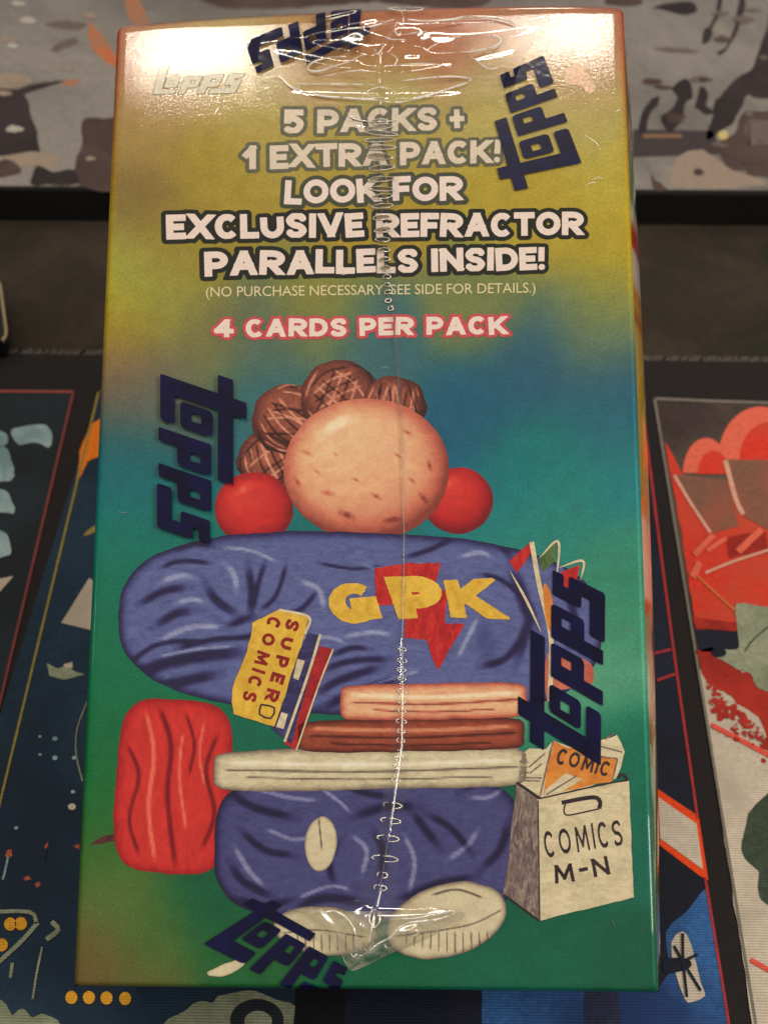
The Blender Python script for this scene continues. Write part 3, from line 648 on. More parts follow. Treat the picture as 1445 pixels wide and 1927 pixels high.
# ------------------------------------------------------------------ the printed picture: plain painted shapes and the writing among them
BLUE = paint("paint_blue", (96, 104, 156), (52, 50, 104), (74, 80, 134), 210, (1, 2.2, 1), .5, .34, .68)
NAVYP = paint("paint_indigo", (74, 76, 124), (42, 36, 82), (56, 54, 102), 220, (1, 2.4, 1), -.4, .36, .70)
DEEP = paint("paint_deep_indigo", (62, 56, 104), (34, 28, 66), None, 300)
PALEB = paint("paint_pale_blue", (138, 142, 180), (100, 104, 152), None, 500, (1, 3, 1), .6)
RED = paint("paint_red", (206, 52, 44), (160, 22, 28), (188, 34, 34), 240, (2.6, 1, 1), .1)
REDL = paint("paint_light_red", (222, 92, 76), (196, 52, 44), None, 300, (3, 1, 1), .1)
PEACH = paint("paint_peach", (228, 190, 146), (208, 134, 100), (222, 164, 124), 190, (1, 1.3, 1), .3, .34, .62)
PEACHD = paint("paint_coral", (206, 120, 96), (176, 82, 70), None, 240)
RUSSET = paint("paint_russet", (150, 84, 66), (82, 38, 32), (116, 58, 48), 420, (3, 1, 1), .7, .38, .62)
CREAM = paint("paint_cream", (222, 208, 172), (192, 178, 144), None, 260, (1, 2, 1), .3, .34, .62)
GREYW = paint("paint_grey_wash", (156, 140, 128), (92, 74, 76), (122, 104, 100), 420, (3.5, 1, 1), .2, .36, .64)
BROWN = paint("paint_brown", (168, 82, 56), (92, 36, 28), (136, 58, 42), 260, (1, 3, 1), .1)
GOLD = paint("paint_gold", (230, 188, 70), (196, 140, 34), None, 260)
YEL = paint("paint_yellow", (232, 192, 74), (206, 160, 48), None, 300)
ORANGE = paint("paint_orange", (224, 146, 62), (196, 112, 40), None, 300)
INK = paint("paint_ink", (58, 44, 52), (36, 26, 34), None, 500)
BOOKRED = paint("paint_crimson", (186, 40, 40), (140, 22, 30), None, 300)
sm = smooth_closed
# a plain painted bundle: yarn balls, a peach ball, two knotted cloth bundles and a hanging cloth
def painted_material(name, scale=300, stretch=(1, 2.4, 1), rot=.4, amt=.5):
    m, nt, bs = nodes(name); at = nd(nt, 'ShaderNodeVertexColor'); at.layer_name = 'print'
    n = noise(nt, scale, 7, .68, stretch, 1.4, rot); r = ramp(nt, n.outputs[0], [(.34, (140, 140, 148)), (.5, (188, 188, 188)), (.66, (226, 224, 220))])
    mx = nd(nt, 'ShaderNodeMixRGB', blend_type='OVERLAY'); mx.inputs[0].default_value = amt; nt.links.new(at.outputs[0], mx.inputs[1]); nt.links.new(r.outputs[0], mx.inputs[2])
    g = noise(nt, 3000, 2, .7); m2 = nd(nt, 'ShaderNodeMixRGB', blend_type='OVERLAY'); m2.inputs[0].default_value = .35; nt.links.new(mx.outputs[0], m2.inputs[1])
    r2 = ramp(nt, g.outputs[0], [(.3, (160, 160, 160)), (.7, (214, 214, 214))]); nt.links.new(r2.outputs[0], m2.inputs[2])
    nt.links.new(m2.outputs[0], bs.inputs['Base Color']); gloss(bs, .42, 0); grain_bump(nt, bs, .12); return m
PM_CLOTH = painted_material("painted_cloth_print"); PM_SMOOTH = painted_material("painted_smooth_print", 220, (1, 1.2, 1), 0, .35); PM_RED = painted_material("painted_red_print", 240, (2.6, 1, 1), .1, .45)
PM_YARN = painted_material("painted_yarn_print", 520, (1, 1, 1), 0, .7)
def curve_dist(X, C):
    d = np.full(len(X), 1e9)
    for a, b in zip(C[:-1], C[1:]):
        ab = b - a; t = np.clip(((X - a) @ ab) / (ab @ ab + 1e-9), 0, 1); d = np.minimum(d, ((X - a - t[:, None] * ab) ** 2).sum(1))
    return np.sqrt(d)
def inside(X, P):
    c = np.zeros(len(X), bool); n = len(P)
    for i in range(n):
        (x1, y1), (x2, y2) = P[i], P[(i + 1) % n]
        k = (y1 > X[:, 1]) != (y2 > X[:, 1]); c ^= k & (X[:, 0] < (x2 - x1) * (X[:, 1] - y1) / (y2 - y1 + 1e-12) + x1)
    return c
def painted(name, P, cols, layer, mat, folds=(), lights=(), rimw=14, rim=.55, grad=(0, 0), step=3.2, seed=0, label=None, extra=None):
    """a painted shape: pigment runs from dark through middle to light (cols) by brushed folds and highlights"""
    P = rough(P, .7, 7, seed); lo_, hi_ = P.min(0) - 6, P.max(0) + 6; xs = np.arange(lo_[0], hi_[0], step); ys = np.arange(lo_[1], hi_[1], step)
    X, Y = np.meshgrid(xs, ys); Q = np.c_[X.ravel(), Y.ravel()]; d = curve_dist(Q, np.vstack([P, P[:1]])); D = np.where(inside(Q, P), -d, d).reshape(X.shape)
    V, Fc = iso(xs, ys, D); dv = curve_dist(V, np.vstack([P, P[:1]])); r = np.random.default_rng(seed + 900)
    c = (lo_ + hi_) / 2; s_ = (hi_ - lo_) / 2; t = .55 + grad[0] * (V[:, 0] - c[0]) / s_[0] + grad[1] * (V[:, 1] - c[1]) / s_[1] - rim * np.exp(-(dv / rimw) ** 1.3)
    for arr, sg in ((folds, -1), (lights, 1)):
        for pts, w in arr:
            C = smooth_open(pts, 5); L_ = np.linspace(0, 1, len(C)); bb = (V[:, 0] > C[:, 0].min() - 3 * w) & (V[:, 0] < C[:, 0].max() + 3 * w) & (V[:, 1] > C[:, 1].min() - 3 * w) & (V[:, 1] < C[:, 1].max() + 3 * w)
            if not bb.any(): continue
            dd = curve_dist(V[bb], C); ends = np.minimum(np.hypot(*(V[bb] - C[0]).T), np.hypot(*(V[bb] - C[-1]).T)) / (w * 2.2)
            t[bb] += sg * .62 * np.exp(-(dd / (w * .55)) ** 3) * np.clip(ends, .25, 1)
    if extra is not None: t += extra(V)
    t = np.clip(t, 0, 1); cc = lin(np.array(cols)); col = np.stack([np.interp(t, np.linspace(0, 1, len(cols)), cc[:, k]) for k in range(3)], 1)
    o = mesh_obj(name, surf(to_face(V), layer * UP), Fc, mat, box); set_colour(o, 'print', col)
    if label: tag(o, label)
    return o
BLUES = [(34, 28, 70), (54, 52, 106), (84, 92, 146), (104, 112, 164), (140, 146, 186)]
INDIG = [(28, 22, 60), (46, 40, 88), (64, 64, 116), (84, 86, 138), (124, 126, 166)]
REDS = [(120, 14, 24), (164, 24, 30), (198, 40, 38), (216, 66, 54), (226, 104, 86)]
PEACHES = [(136, 58, 48), (200, 110, 88), (226, 170, 130), (234, 200, 158), (240, 218, 184)]
RUSS = [(54, 24, 22), (96, 44, 36), (140, 74, 56), (172, 100, 80), (206, 140, 116)]
CREAMS = [(96, 80, 76), (158, 146, 122), (206, 194, 160), (220, 208, 176), (232, 224, 200)]
BROWNS = [(60, 22, 18), (104, 42, 32), (146, 66, 46), (176, 92, 64), (204, 130, 98)]
def ell(cx, cy, rx, ry, rot=0, n=40):
    t = np.linspace(0, 2 * math.pi, n, endpoint=False); r = math.radians(rot); x, y = np.cos(t) * rx, np.sin(t) * ry
    return np.c_[cx + x * math.cos(r) - y * math.sin(r), cy + x * math.sin(r) + y * math.cos(r)]
def sup(cx, cy, rx, ry, p=2.6, rot=0, n=60):
    t = np.linspace(0, 2 * math.pi, n, endpoint=False); c, s_ = np.cos(t), np.sin(t); r = math.radians(rot)
    x, y = np.sign(c) * np.abs(c) ** (2 / p) * rx, np.sign(s_) * np.abs(s_) ** (2 / p) * ry
    return np.c_[cx + x * math.cos(r) - y * math.sin(r), cy + x * math.sin(r) + y * math.cos(r)]
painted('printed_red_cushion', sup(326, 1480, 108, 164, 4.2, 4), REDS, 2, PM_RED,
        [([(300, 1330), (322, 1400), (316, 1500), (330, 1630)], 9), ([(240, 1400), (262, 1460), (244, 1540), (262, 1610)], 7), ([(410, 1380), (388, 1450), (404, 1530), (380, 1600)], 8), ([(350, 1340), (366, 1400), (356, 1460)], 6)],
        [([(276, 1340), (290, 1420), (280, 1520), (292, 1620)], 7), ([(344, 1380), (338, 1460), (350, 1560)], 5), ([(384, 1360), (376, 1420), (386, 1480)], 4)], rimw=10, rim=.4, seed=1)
for k, (x, y, r_) in enumerate(((508, 868, 62), (545, 790, 70), (640, 748, 74), (742, 764, 60))):
    rr = np.random.default_rng(k + 70); w = []
    for fam in range(3):
        a0 = rr.uniform(0, math.pi) + fam * 1.05
        for j in np.linspace(-.8, .8, 9):
            u = np.array([math.cos(a0), math.sin(a0)]); v = np.array([-u[1], u[0]]); hl = math.sqrt(max(0, 1 - j * j)) * .93
            if rr.random() < .62: w.append(([tuple(np.array([x, y]) + r_ * (v * j * 1.0 - u * hl * .7)), tuple(np.array([x, y]) + r_ * (v * (j * 1.12 + .06))), tuple(np.array([x, y]) + r_ * (v * j + u * hl * .7))], 3.4))
    painted('printed_yarn_ball', ell(x, y, r_, r_ * .96, 0, 26) + rr.normal(0, 1.6, (26, 2)), RUSS, 3 + k * .3, PM_YARN, w[::2], w[1::2], rimw=r_ * .3, rim=.5, grad=(-.12, -.2), step=2.2, seed=k + 2)
for k, (x, y, r_) in enumerate(((478, 958, 74), (862, 942, 66))):
    painted('printed_red_ball', ell(x, y, r_, r_ * .94, 0, 34), REDS, 5 + k * .3, PM_SMOOTH, [], [([(x - r_ * .45, y - r_ * .4), (x - r_ * .1, y - r_ * .6)], 12)], rimw=18, rim=.5, grad=(-.12, -.22), seed=9 + k)
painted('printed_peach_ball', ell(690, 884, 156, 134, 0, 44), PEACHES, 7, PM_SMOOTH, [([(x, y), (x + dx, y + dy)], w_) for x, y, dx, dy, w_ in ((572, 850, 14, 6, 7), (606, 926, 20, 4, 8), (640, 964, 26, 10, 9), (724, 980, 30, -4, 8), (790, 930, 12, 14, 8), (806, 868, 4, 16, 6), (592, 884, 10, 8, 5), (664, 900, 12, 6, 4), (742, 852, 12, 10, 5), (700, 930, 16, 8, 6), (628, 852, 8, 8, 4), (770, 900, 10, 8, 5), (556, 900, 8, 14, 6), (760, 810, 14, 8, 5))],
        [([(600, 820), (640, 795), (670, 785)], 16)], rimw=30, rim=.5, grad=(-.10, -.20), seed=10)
blue_out = sup(678, 1174, 454, 172, 2.7, 2, 70)
folds = [([(258, 1140), (310, 1112), (358, 1106)], 13), ([(286, 1182), (330, 1156), (372, 1148)], 15), ([(386, 1096), (408, 1130), (452, 1160)], 15), ([(466, 1060), (474, 1110), (470, 1160)], 13), ([(420, 1180), (450, 1170), (480, 1160)], 12),
         ([(330, 1222), (400, 1204), (470, 1198), (500, 1180)], 10), ([(240, 1250), (300, 1212), (380, 1206)], 9), ([(236, 1290), (300, 1252), (400, 1232), (470, 1228)], 22), ([(262, 1306), (330, 1286), (420, 1266)], 18), ([(330, 1034), (370, 1022), (402, 1030)], 10),
         ([(500, 1056), (486, 1100), (476, 1150)], 9), ([(540, 1060), (520, 1120), (490, 1150)], 8), ([(620, 1236), (660, 1220), (700, 1222)], 10), ([(606, 1262), (660, 1244), (736, 1240)], 11), ([(590, 1310), (640, 1280), (720, 1254)], 14), ([(600, 1334), (680, 1300), (760, 1276)], 16),
         ([(912, 950), (930, 1000), (962, 1052)], 12), ([(950, 950), (962, 990), (990, 1020)], 12), ([(960, 1060), (985, 1130), (1010, 1190)], 22), ([(900, 1080), (940, 1090), (980, 1120)], 8), ([(1046, 1000), (1090, 1050), (1110, 1110)], 10), ([(980, 1200), (950, 1240), (900, 1256)], 12), ([(1000, 1150), (985, 1200), (970, 1252)], 18),
         ([(760, 1050), (820, 1030), (870, 1000)], 9), ([(600, 1060), (660, 1070), (720, 1066)], 6), ([(912, 1188), (916, 1212), (920, 1236)], 34), ([(1060, 1100), (1080, 1160), (1070, 1220)], 14), ([(480, 1170), (560, 1150), (600, 1110)], 9), ([(300, 1070), (340, 1056), (400, 1060)], 8)]
lights = [([(300, 1096), (340, 1084), (372, 1088)], 9), ([(300, 1206), (360, 1180), (420, 1180)], 9), ([(420, 1060), (440, 1080), (446, 1116)], 10), ([(330, 1136), (360, 1128), (390, 1134)], 8), ([(560, 1090), (600, 1110), (610, 1150)], 9), ([(300, 1236), (370, 1222), (440, 1216)], 5), ([(640, 1200), (700, 1190), (740, 1196)], 8),
          ([(900, 1160), (880, 1200), (860, 1240)], 7), ([(860, 1050), (900, 1040), (930, 1050)], 8), ([(420, 1030), (470, 1036), (520, 1056)], 6), ([(1010, 1000), (1044, 1040), (1060, 1080)], 9), ([(680, 1064), (740, 1074), (800, 1060)], 6), ([(560, 1200), (620, 1200), (650, 1210)], 6), ([(500, 1230), (540, 1260), (560, 1300)], 7), ([(640, 1320), (700, 1290), (790, 1262)], 4)]
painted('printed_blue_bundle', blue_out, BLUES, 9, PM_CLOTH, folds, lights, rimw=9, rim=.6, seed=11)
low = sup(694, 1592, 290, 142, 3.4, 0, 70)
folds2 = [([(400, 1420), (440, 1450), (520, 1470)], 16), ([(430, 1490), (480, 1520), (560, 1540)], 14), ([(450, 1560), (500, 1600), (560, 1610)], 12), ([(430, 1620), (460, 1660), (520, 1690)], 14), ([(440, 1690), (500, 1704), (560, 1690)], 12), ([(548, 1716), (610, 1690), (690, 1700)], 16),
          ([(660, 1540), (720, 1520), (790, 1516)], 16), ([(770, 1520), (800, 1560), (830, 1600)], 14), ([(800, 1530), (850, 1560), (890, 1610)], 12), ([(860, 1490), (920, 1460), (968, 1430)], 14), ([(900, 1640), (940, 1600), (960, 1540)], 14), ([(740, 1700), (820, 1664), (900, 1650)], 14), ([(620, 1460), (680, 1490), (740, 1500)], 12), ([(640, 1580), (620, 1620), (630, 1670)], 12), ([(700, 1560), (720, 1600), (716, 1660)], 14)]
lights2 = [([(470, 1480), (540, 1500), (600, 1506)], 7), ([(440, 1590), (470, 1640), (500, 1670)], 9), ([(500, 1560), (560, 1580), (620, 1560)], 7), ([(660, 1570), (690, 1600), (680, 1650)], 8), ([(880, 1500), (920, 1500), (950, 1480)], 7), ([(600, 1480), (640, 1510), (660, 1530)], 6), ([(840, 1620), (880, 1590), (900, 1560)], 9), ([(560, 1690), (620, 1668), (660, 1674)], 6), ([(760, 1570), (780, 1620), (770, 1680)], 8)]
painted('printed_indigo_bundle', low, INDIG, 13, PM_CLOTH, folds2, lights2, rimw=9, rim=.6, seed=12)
def blanket(name, x0, x1, y0, y1, cols, layer, seed):
    m_ = (y0 + y1) / 2
    painted(name, sup((x0 + x1) / 2, m_, (x1 - x0) / 2, (y1 - y0) / 2, 7, -1), cols, layer, PM_CLOTH, [([(x0 + 20, m_ + 2), ((x0 + x1) / 2, m_ + 5), (x1 - 12, m_ - 4)], 4), ([(x0 + 60, m_ + 16), ((x0 + x1) / 2, m_ + 20), (x1 - 60, m_ + 14)], 3)],
            [([(x0 + 24, m_ - 12), ((x0 + x1) / 2, m_ - 8), (x1 - 20, m_ - 16)], 7)], rimw=8, rim=.5, seed=seed)
blanket('printed_cream_blanket', 402, 990, 1408, 1486, CREAMS, 17, 13)
blanket('printed_brown_blanket', 560, 986, 1352, 1414, BROWNS, 18, 14)
blanket('printed_peach_blanket', 640, 992, 1286, 1354, PEACHES, 19, 15)
painted('printed_cream_ball', ell(612, 1752, 98, 46, 6), CREAMS, 19.4, PM_SMOOTH, [([(x, 1756), (x + 1, 1790)], 2.4) for x in range(560, 670, 15)] + [([(530, 1756), (600, 1750), (690, 1764)], 2.6)], [], rimw=6, rim=.5, seed=16, step=2)
painted('printed_cream_ball', ell(840, 1732, 116, 68, -16), CREAMS, 19.7, PM_SMOOTH, [([(x, 1752), (x + (x - 850) * .03, 1796 - abs(x - 850) * .2)], 2.4) for x in range(766, 940, 15)] + [([(740, 1762), (820, 1752), (890, 1738), (944, 1712)], 2.8), ([(812, 1684), (860, 1674), (910, 1690)], 4)], [], rimw=6, rim=.5, seed=17, step=2)
painted('printed_cream_scrap', sm([(390, 1830), (420, 1816), (445, 1806), (462, 1812), (440, 1830), (405, 1838)]), CREAMS, 17, PM_SMOOTH, rimw=2, rim=.3, seed=18, step=2)
painted('printed_cream_spot', ell(604, 1588, 30, 52, 5, 22), CREAMS, 17, PM_SMOOTH, [([(600, 1540), (606, 1600)], 3)], rimw=3, rim=.4, seed=19, step=2)
face_multi('printed_brown_twig', [stroke([(152, 1590), (165, 1600), (192, 1582), (216, 1576)], 13, False)], paint("paint_twig", (96, 44, 40), (58, 28, 34)), 1)

# red bolt and the letters GPK
face_poly('printed_red_bolt', rough([(705, 1070), (770, 1060), (829, 1060), (818, 1106), (842, 1112), (836, 1172), (874, 1174), (824, 1262), (802, 1204), (760, 1200), (764, 1140), (740, 1138), (708, 1140)], .8, 6, 17), RED, 17)
def letter(ch, quad, t, mat, layer, name, label=None, wob=0, seed=1, aspect=None):
    """one hand-painted capital stretched to its place; t is stroke width against its height"""
    w = GLYPH[ch][0]; save = GLYPH[ch]
    xs, ys, D, Wd = text_sdf(ch, t, 0, .4, .022, .3, wob, seed)
    D = D + RNG.normal(0, .004, D.shape); f = homography([(0, 0), (w, 0), (w, 1), (0, 1)], quad)
    return face_iso(name, xs, ys, D, 0, f, mat, layer * UP, label)
letter('G', [(614, 1100), (700, 1096), (722, 1166), (624, 1180)], .30, YEL, 20, 'printed_letter', 'yellow painted letter G')
letter('P', [(722, 1086), (828, 1082), (836, 1160), (750, 1166)], .34, YEL, 20, 'printed_letter', 'yellow painted letter P')
letter('K', [(834, 1092), (925, 1088), (952, 1166), (848, 1162)], .30, YEL, 20, 'printed_letter', 'yellow painted letter K')

# the yellow booklet and the ones behind it
bk = zo(200, 1100, 2.779, a=(905, 132), b=(1060, 172), c=(1040, 260), d=(880, 745), e=(665, 678), f=(655, 560), g=(735, 350), h=(770, 200))
face_poly('printed_red_booklet', rough([(602, 1216), (627, 1222), (558, 1412), (536, 1400)], .7, 6, 18), BOOKRED, 18)
face_poly('printed_blue_booklet', rough([(578, 1190), (604, 1194), (548, 1400), (512, 1370)], .7, 6, 19), NAVYP, 19)
face_multi('printed_white_edge', [stroke([(603, 1194), (580, 1270), (536, 1396)], 5, False), stroke([(627, 1222), (600, 1290), (558, 1412)], 3, False), [(560, 1240), (574, 1244), (562, 1280), (552, 1276)], [(530, 1340), (542, 1344), (534, 1372), (520, 1368)]], CREAM, 21)
face_poly('printed_yellow_booklet', rough([bk[k] for k in 'abcdefgh'], .9, 6, 20), YEL, 20)
face_poly('printed_cream_edge', stroke([bk['a'], bk['b'], bk['c']], 5, False), CREAM, 22)
face_multi('printed_ink_square', [stroke([(492, 1326), (517, 1332), (510, 1352), (489, 1344), (492, 1326)], 3.5, False, 2)], INK, 23)
DRED = paint("paint_dark_red", (158, 34, 34), (120, 20, 26), None, 500)
def word(s, p0, p1, size, slant, t, mat, layer, label, name='printed_letter'):
    """letters spread from p0 to p1 (centres); size = (width, height) px; height points at angle slant (radians from reading direction)"""
    out = None
    p0, p1 = np.array(p0, float), np.array(p1, float); d = (p1 - p0) / np.linalg.norm(p1 - p0); up = np.array([math.cos(slant) * d[0] - math.sin(slant) * d[1], math.sin(slant) * d[0] + math.cos(slant) * d[1]])
    ws = [GLYPH[c][0] if c != ' ' else .6 for c in s]; tot = np.linalg.norm(p1 - p0); cum = np.cumsum([0] + [.5 * (ws[i] + ws[i + 1]) for i in range(len(s) - 1)]); cum = cum / cum[-1] * tot
    pair = size[0]
    Vs, Fs = [], []
    for i, ch in enumerate(s):
        if ch == ' ': continue
        c = p0 + d * cum[i]; hw = pair * ws[i] / 2; hh = size[1] / 2 * (1 + RNG.normal(0, .03))
        quad = [c - d * hw - up * hh, c + d * hw - up * hh, c + d * hw + up * hh, c - d * hw + up * hh]
        xs, ys, D, Wd = text_sdf(ch, t, 0, .4, .03, .3, .03, i + 3); D = D + RNG.normal(0, .006, D.shape)
        V, Fc = iso(xs, ys, D); S = surf(to_face(homography([(0, 0), (ws[i], 0), (ws[i], 1), (0, 1)], quad)(V)), layer * UP)
        Fs += [[int(a) + len(Vs) for a in f] for f in Fc]; Vs += S.tolist()
    return tag(mesh_obj(name, Vs, Fs, mat, box), label)
H = math.pi / 2
word("SUPER", (551, 1177), (513, 1309), (26, 25), H, .26, DRED, 24, 'dark red painted word SUPER')
word("COMICS", (516, 1172), (471, 1311), (23, 25), H, .25, DRED, 24, 'dark red painted word COMICS')

# slips of paper at the upper right, carton of comics at the lower right
face_poly('printed_red_slip', rough([(958, 1056), (996, 1022), (1002, 1036), (972, 1078)], .6, 6, 21), RED, 14)
face_poly('printed_green_slip', rough([(1012, 1050), (1046, 1022), (1044, 1056), (1020, 1076)], .6, 6, 22), paint("paint_green", (96, 124, 70), (64, 92, 50)), 14)
face_multi('printed_paper_edge', [stroke([(1000, 1020), (1014, 1100), (1036, 1200), (1034, 1320)], 9, False), stroke([(960, 1076), (990, 1130), (1018, 1190)], 5), stroke([(1014, 1050), (1050, 1020), (1046, 1100)], 5), stroke([(1052, 1068), (1096, 1056), (1092, 1092)], 5)], CREAM, 15)
face_poly('printed_orange_slip', rough(sm([(1022, 1100), (1034, 1112), (1040, 1140), (1036, 1190), (1026, 1160)], 4), .6, 6, 23), ORANGE, 16)
face_poly('printed_red_slip', rough([(1056, 1076), (1090, 1064), (1084, 1096), (1060, 1108)], .6, 6, 24), RED, 16)
face_poly('printed_coral_patch', rough(sm([(1030, 1230), (1080, 1236), (1112, 1250), (1116, 1280), (1100, 1292), (1050, 1300), (1028, 1320)], 4), .6, 6, 25), PEACHD, 13)
zc = lambda *p: [(930 + x / 4.516, 1380 + y / 4.516) for x, y in p]
face_poly('printed_carton_side', rough(zc((190, 430), (380, 550), (385, 1590), (75, 1370)), .7, 6, 26), GREYW, 18)
face_poly('printed_paper_heap', rough(zc((230, 170), (300, 120), (440, 140), (500, 60), (640, 120), (900, 60), (1040, 10), (1110, 160), (1080, 260), (1040, 380), (900, 420), (400, 560), (200, 410)), .9, 6, 27), CREAM, 17)
face_poly('printed_orange_booklet', rough(zc((510, 70), (620, 120), (900, 185), (1045, 220), (1000, 405), (700, 470), (420, 520), (440, 300)), .8, 6, 28), ORANGE, 19)
face_poly('printed_paper_slip', rough(zc((610, 340), (750, 390), (560, 500), (420, 530), (430, 480)), .6, 5, 29), CREAM, 20)
face_multi('printed_pencil_line', [stroke(zc(*q), 3, False) for q in (((215, 375), (400, 380)), ((220, 330), (290, 335)), ((225, 285), (280, 290)), ((215, 240), (280, 245)), ((290, 290), (430, 170)), ((300, 340), (400, 260)), ((900, 110), (1085, 160)), ((940, 50), (1010, 0)), ((440, 520), (700, 360)), ((500, 60), (440, 300), (385, 545)), ((240, 400), (385, 405)), ((1045, 220), (1000, 400)), ((700, 180), (1045, 215)))], GREYW, 21)
face_poly('printed_carton_front', rough(zc((365, 562), (1140, 395), (1182, 1395), (385, 1590)), .5, 6, 30), CREAM, 22)
face_multi('printed_ink_line', [stroke(zc((190, 418), (385, 552)), 5, False), stroke(zc((385, 555), (760, 470), (1000, 420), (1135, 400)), 3.0, False), stroke(zc((570, 590), (720, 560), (850, 545), (895, 580), (890, 640)), 8, False), stroke(zc((600, 600), (590, 660), (620, 695), (760, 670), (890, 640)), 3, False), stroke(zc((370, 570), (385, 1590)), 2.2, False), stroke(zc((80, 1370), (385, 1592)), 3, False),
           stroke(zc((1040, 380), (1090, 350), (1135, 400)), 5, False)], INK, 24)
word("COMICS", zc((465, 935))[0], zc((1040, 845))[0], (22, 48), H, .16, INK, 25, 'black painted word COMICS on the printed carton')
word("M-N", zc((590, 1185))[0], zc((900, 1130))[0], (34, 36), H, .19, INK, 25, 'black painted letters M-N on the printed carton')
word("COMIC", zc((575, 195))[0], zc((940, 300))[0], (20, 29), H, .20, INK, 25, 'black painted word COMIC half hidden by the navy print')
# small pale emblem at the top right corner
face_poly('printed_emblem', rough(sm([(1068, 128), (1088, 120), (1102, 134), (1112, 150), (1118, 170), (1106, 178), (1092, 164), (1076, 160), (1062, 148)]), 1.6, 4, 33), flat("emblem_pale", (210, 176, 150), .4, .16, 1, .3), 9)
# fine scratches in the film
SCR = film_material("film_scratch", (1, 1, 1), 9.0, .25)
for P in ([(1112, 339), (1125, 334), (1132, 336)], [(1096, 350), (1112, 344), (1124, 345)], [(1060, 262), (1072, 268)], [(1155, 212), (1168, 206), (1176, 208)], [(1100, 255), (1120, 268), (1128, 282)], [(222, 962), (232, 965), (246, 963)],
          [(1172, 1184), (1188, 1185), (1202, 1184)], [(1150, 1730), (1154, 1738), (1158, 1750)], [(340, 478), (346, 482)], [(640, 518), (652, 516)], [(716, 694), (724, 690), (733, 694)], [(404, 216), (412, 202)]):
    q = stroke(P, 1.3); V = surf(to_face(q), 8e-5); mesh_obj('film_scratch', V, [list(range(len(V)))], SCR, box)

# ------------------------------------------------------------------ table, mat, board
def world_poly(name, P, mat, z, parent=None):
    V = on_plane(P, z); o = mesh_obj(name, V, [list(range(len(V)))], mat, None)
    if parent: o.parent = parent
    # keep faces looking up
    if o.data.polygons[0].normal.z < 0: o.data.flip_normals()
    return o
def felt(name, c1, c2, c3):
    m, nt, bs = nodes(name); n = noise(nt, 34, 6, .65, None, .4); r = ramp(nt, n.outputs[0], [(.34, c1), (.5, c2), (.66, c3)])
    g = noise(nt, 1400, 3, .7); mx = nd(nt, 'ShaderNodeMixRGB', blend_type='OVERLAY'); mx.inputs[0].default_value = .4
    nt.links.new(r.outputs[0], mx.inputs[1]); nt.links.new(g.outputs[0], mx.inputs[2]); nt.links.new(mx.outputs[0], bs.inputs['Base Color'])
    bs.inputs['Roughness'].default_value = .95; bs.inputs['Specular IOR Level'].default_value = .15; bump(nt, bs, g.outputs[0], .5, .0003); return m
MATZ = -.0026
table = mesh_obj('table_surface', *boxmesh(-.9, .9, -.5, 1.6, -.05, MATZ), felt("dark_table_felt", (40, 42, 32), (54, 46, 40), (64, 56, 48)))
tag(table, 'dark charcoal felt table top behind the printed mat', None, 'structure')

matroot = empty('playing_mat', Matrix.Translation((0, .1, 0)))
tag(matroot, 'black cloth playing mat with framed colour pictures lying under the card box', 'mat')
matroot.matrix_world = Matrix.Identity(4)
a, b = on_plane([(-600, 652)], 0)[0], on_plane([(2100, 680)], 0)[0]
BLACKCLOTH = cloth("mat_black_cloth", (34, 30, 30), .2, .5)
def extr(name, top, z0, mat, parent):
    n = len(top); V = [tuple(p) for p in top] + [(p[0], p[1], z0) for p in top]
    F_ = [list(range(n)), list(range(2 * n - 1, n - 1, -1))] + [[(i + 1) % n, i, n + i, n + (i + 1) % n] for i in range(n)]
    o = mesh_obj(name, V, F_, mat, parent)
    return o
extr('mat_sheet', [(a[0], -.25, 0), (b[0], -.25, 0), (b[0], b[1], 0), (a[0], a[1], 0)], MATZ + 5e-5, BLACKCLOTH, matroot)
# overlocked edge: small slanted stitches, kept as one mass of thread
V, Fc = [], []; n = 430; thick = .00055
for i in range(n):
    t = (i + RNG.uniform(-.2, .2)) / n; p = a + (b - a) * t; lean = .0010 + RNG.normal(0, .0004); w = .00042 * RNG.uniform(.6, 1.5)
    if RNG.random() < .03: continue
    s0 = [(p[0] - w, p[1] - .0018, .0001), (p[0] + w, p[1] - .0018, .0001), (p[0] + lean + w, p[1] - .0002, .0006), (p[0] + lean - w, p[1] - .0002, .0006), (p[0] + lean + w, p[1] + .0007, -.0002), (p[0] + lean - w, p[1] + .0007, -.0002), (p[0] + lean + w, p[1] + .0008, -.0022), (p[0] + lean - w, p[1] + .0008, -.0022)]
    k = len(V); V += s0; Fc += [(k, k + 1, k + 2, k + 3), (k + 3, k + 2, k + 4, k + 5), (k + 5, k + 4, k + 6, k + 7)]
st = mesh_obj('edge_stitching', V, Fc, cloth("stitch_grey", (74, 68, 66), .3, .2), matroot, True); tag(st, 'grey overlocked stitching along the far edge', None, 'stuff')

Z1, Z2, Z3, Z4 = .0001, .0002, .0003, .0004
def mp(name, P, mat, z=Z2): return world_poly(name, P, mat, z, matroot)
def mline(name, P, w, mat, z=Z3): return mp(name, stroke(P, w, False, 3), mat, z)
SLATE = cloth("mat_slate_print", (36, 46, 54), .15, .3, (30, 36, 42), 30)
DNAVY = cloth("mat_navy_print", (34, 56, 76), .18, .25, (26, 42, 60), 24)
DNAVY2 = cloth("mat_dark_navy_print", (30, 36, 54), .2, .3, (24, 28, 40), 24)
SKY = cloth("mat_blue_print", (52, 98, 158), .2, .45, (34, 60, 110), 30)
PALE = cloth("mat_pale_print", (158, 184, 188), .08, .3, (120, 150, 156), 70)
OFFW = cloth("mat_offwhite_print", (206, 194, 176), .08, .45, (188, 176, 160), 60)
REDP = cloth("mat_red_print", (216, 56, 40), .12, .3, (198, 74, 52), 34)
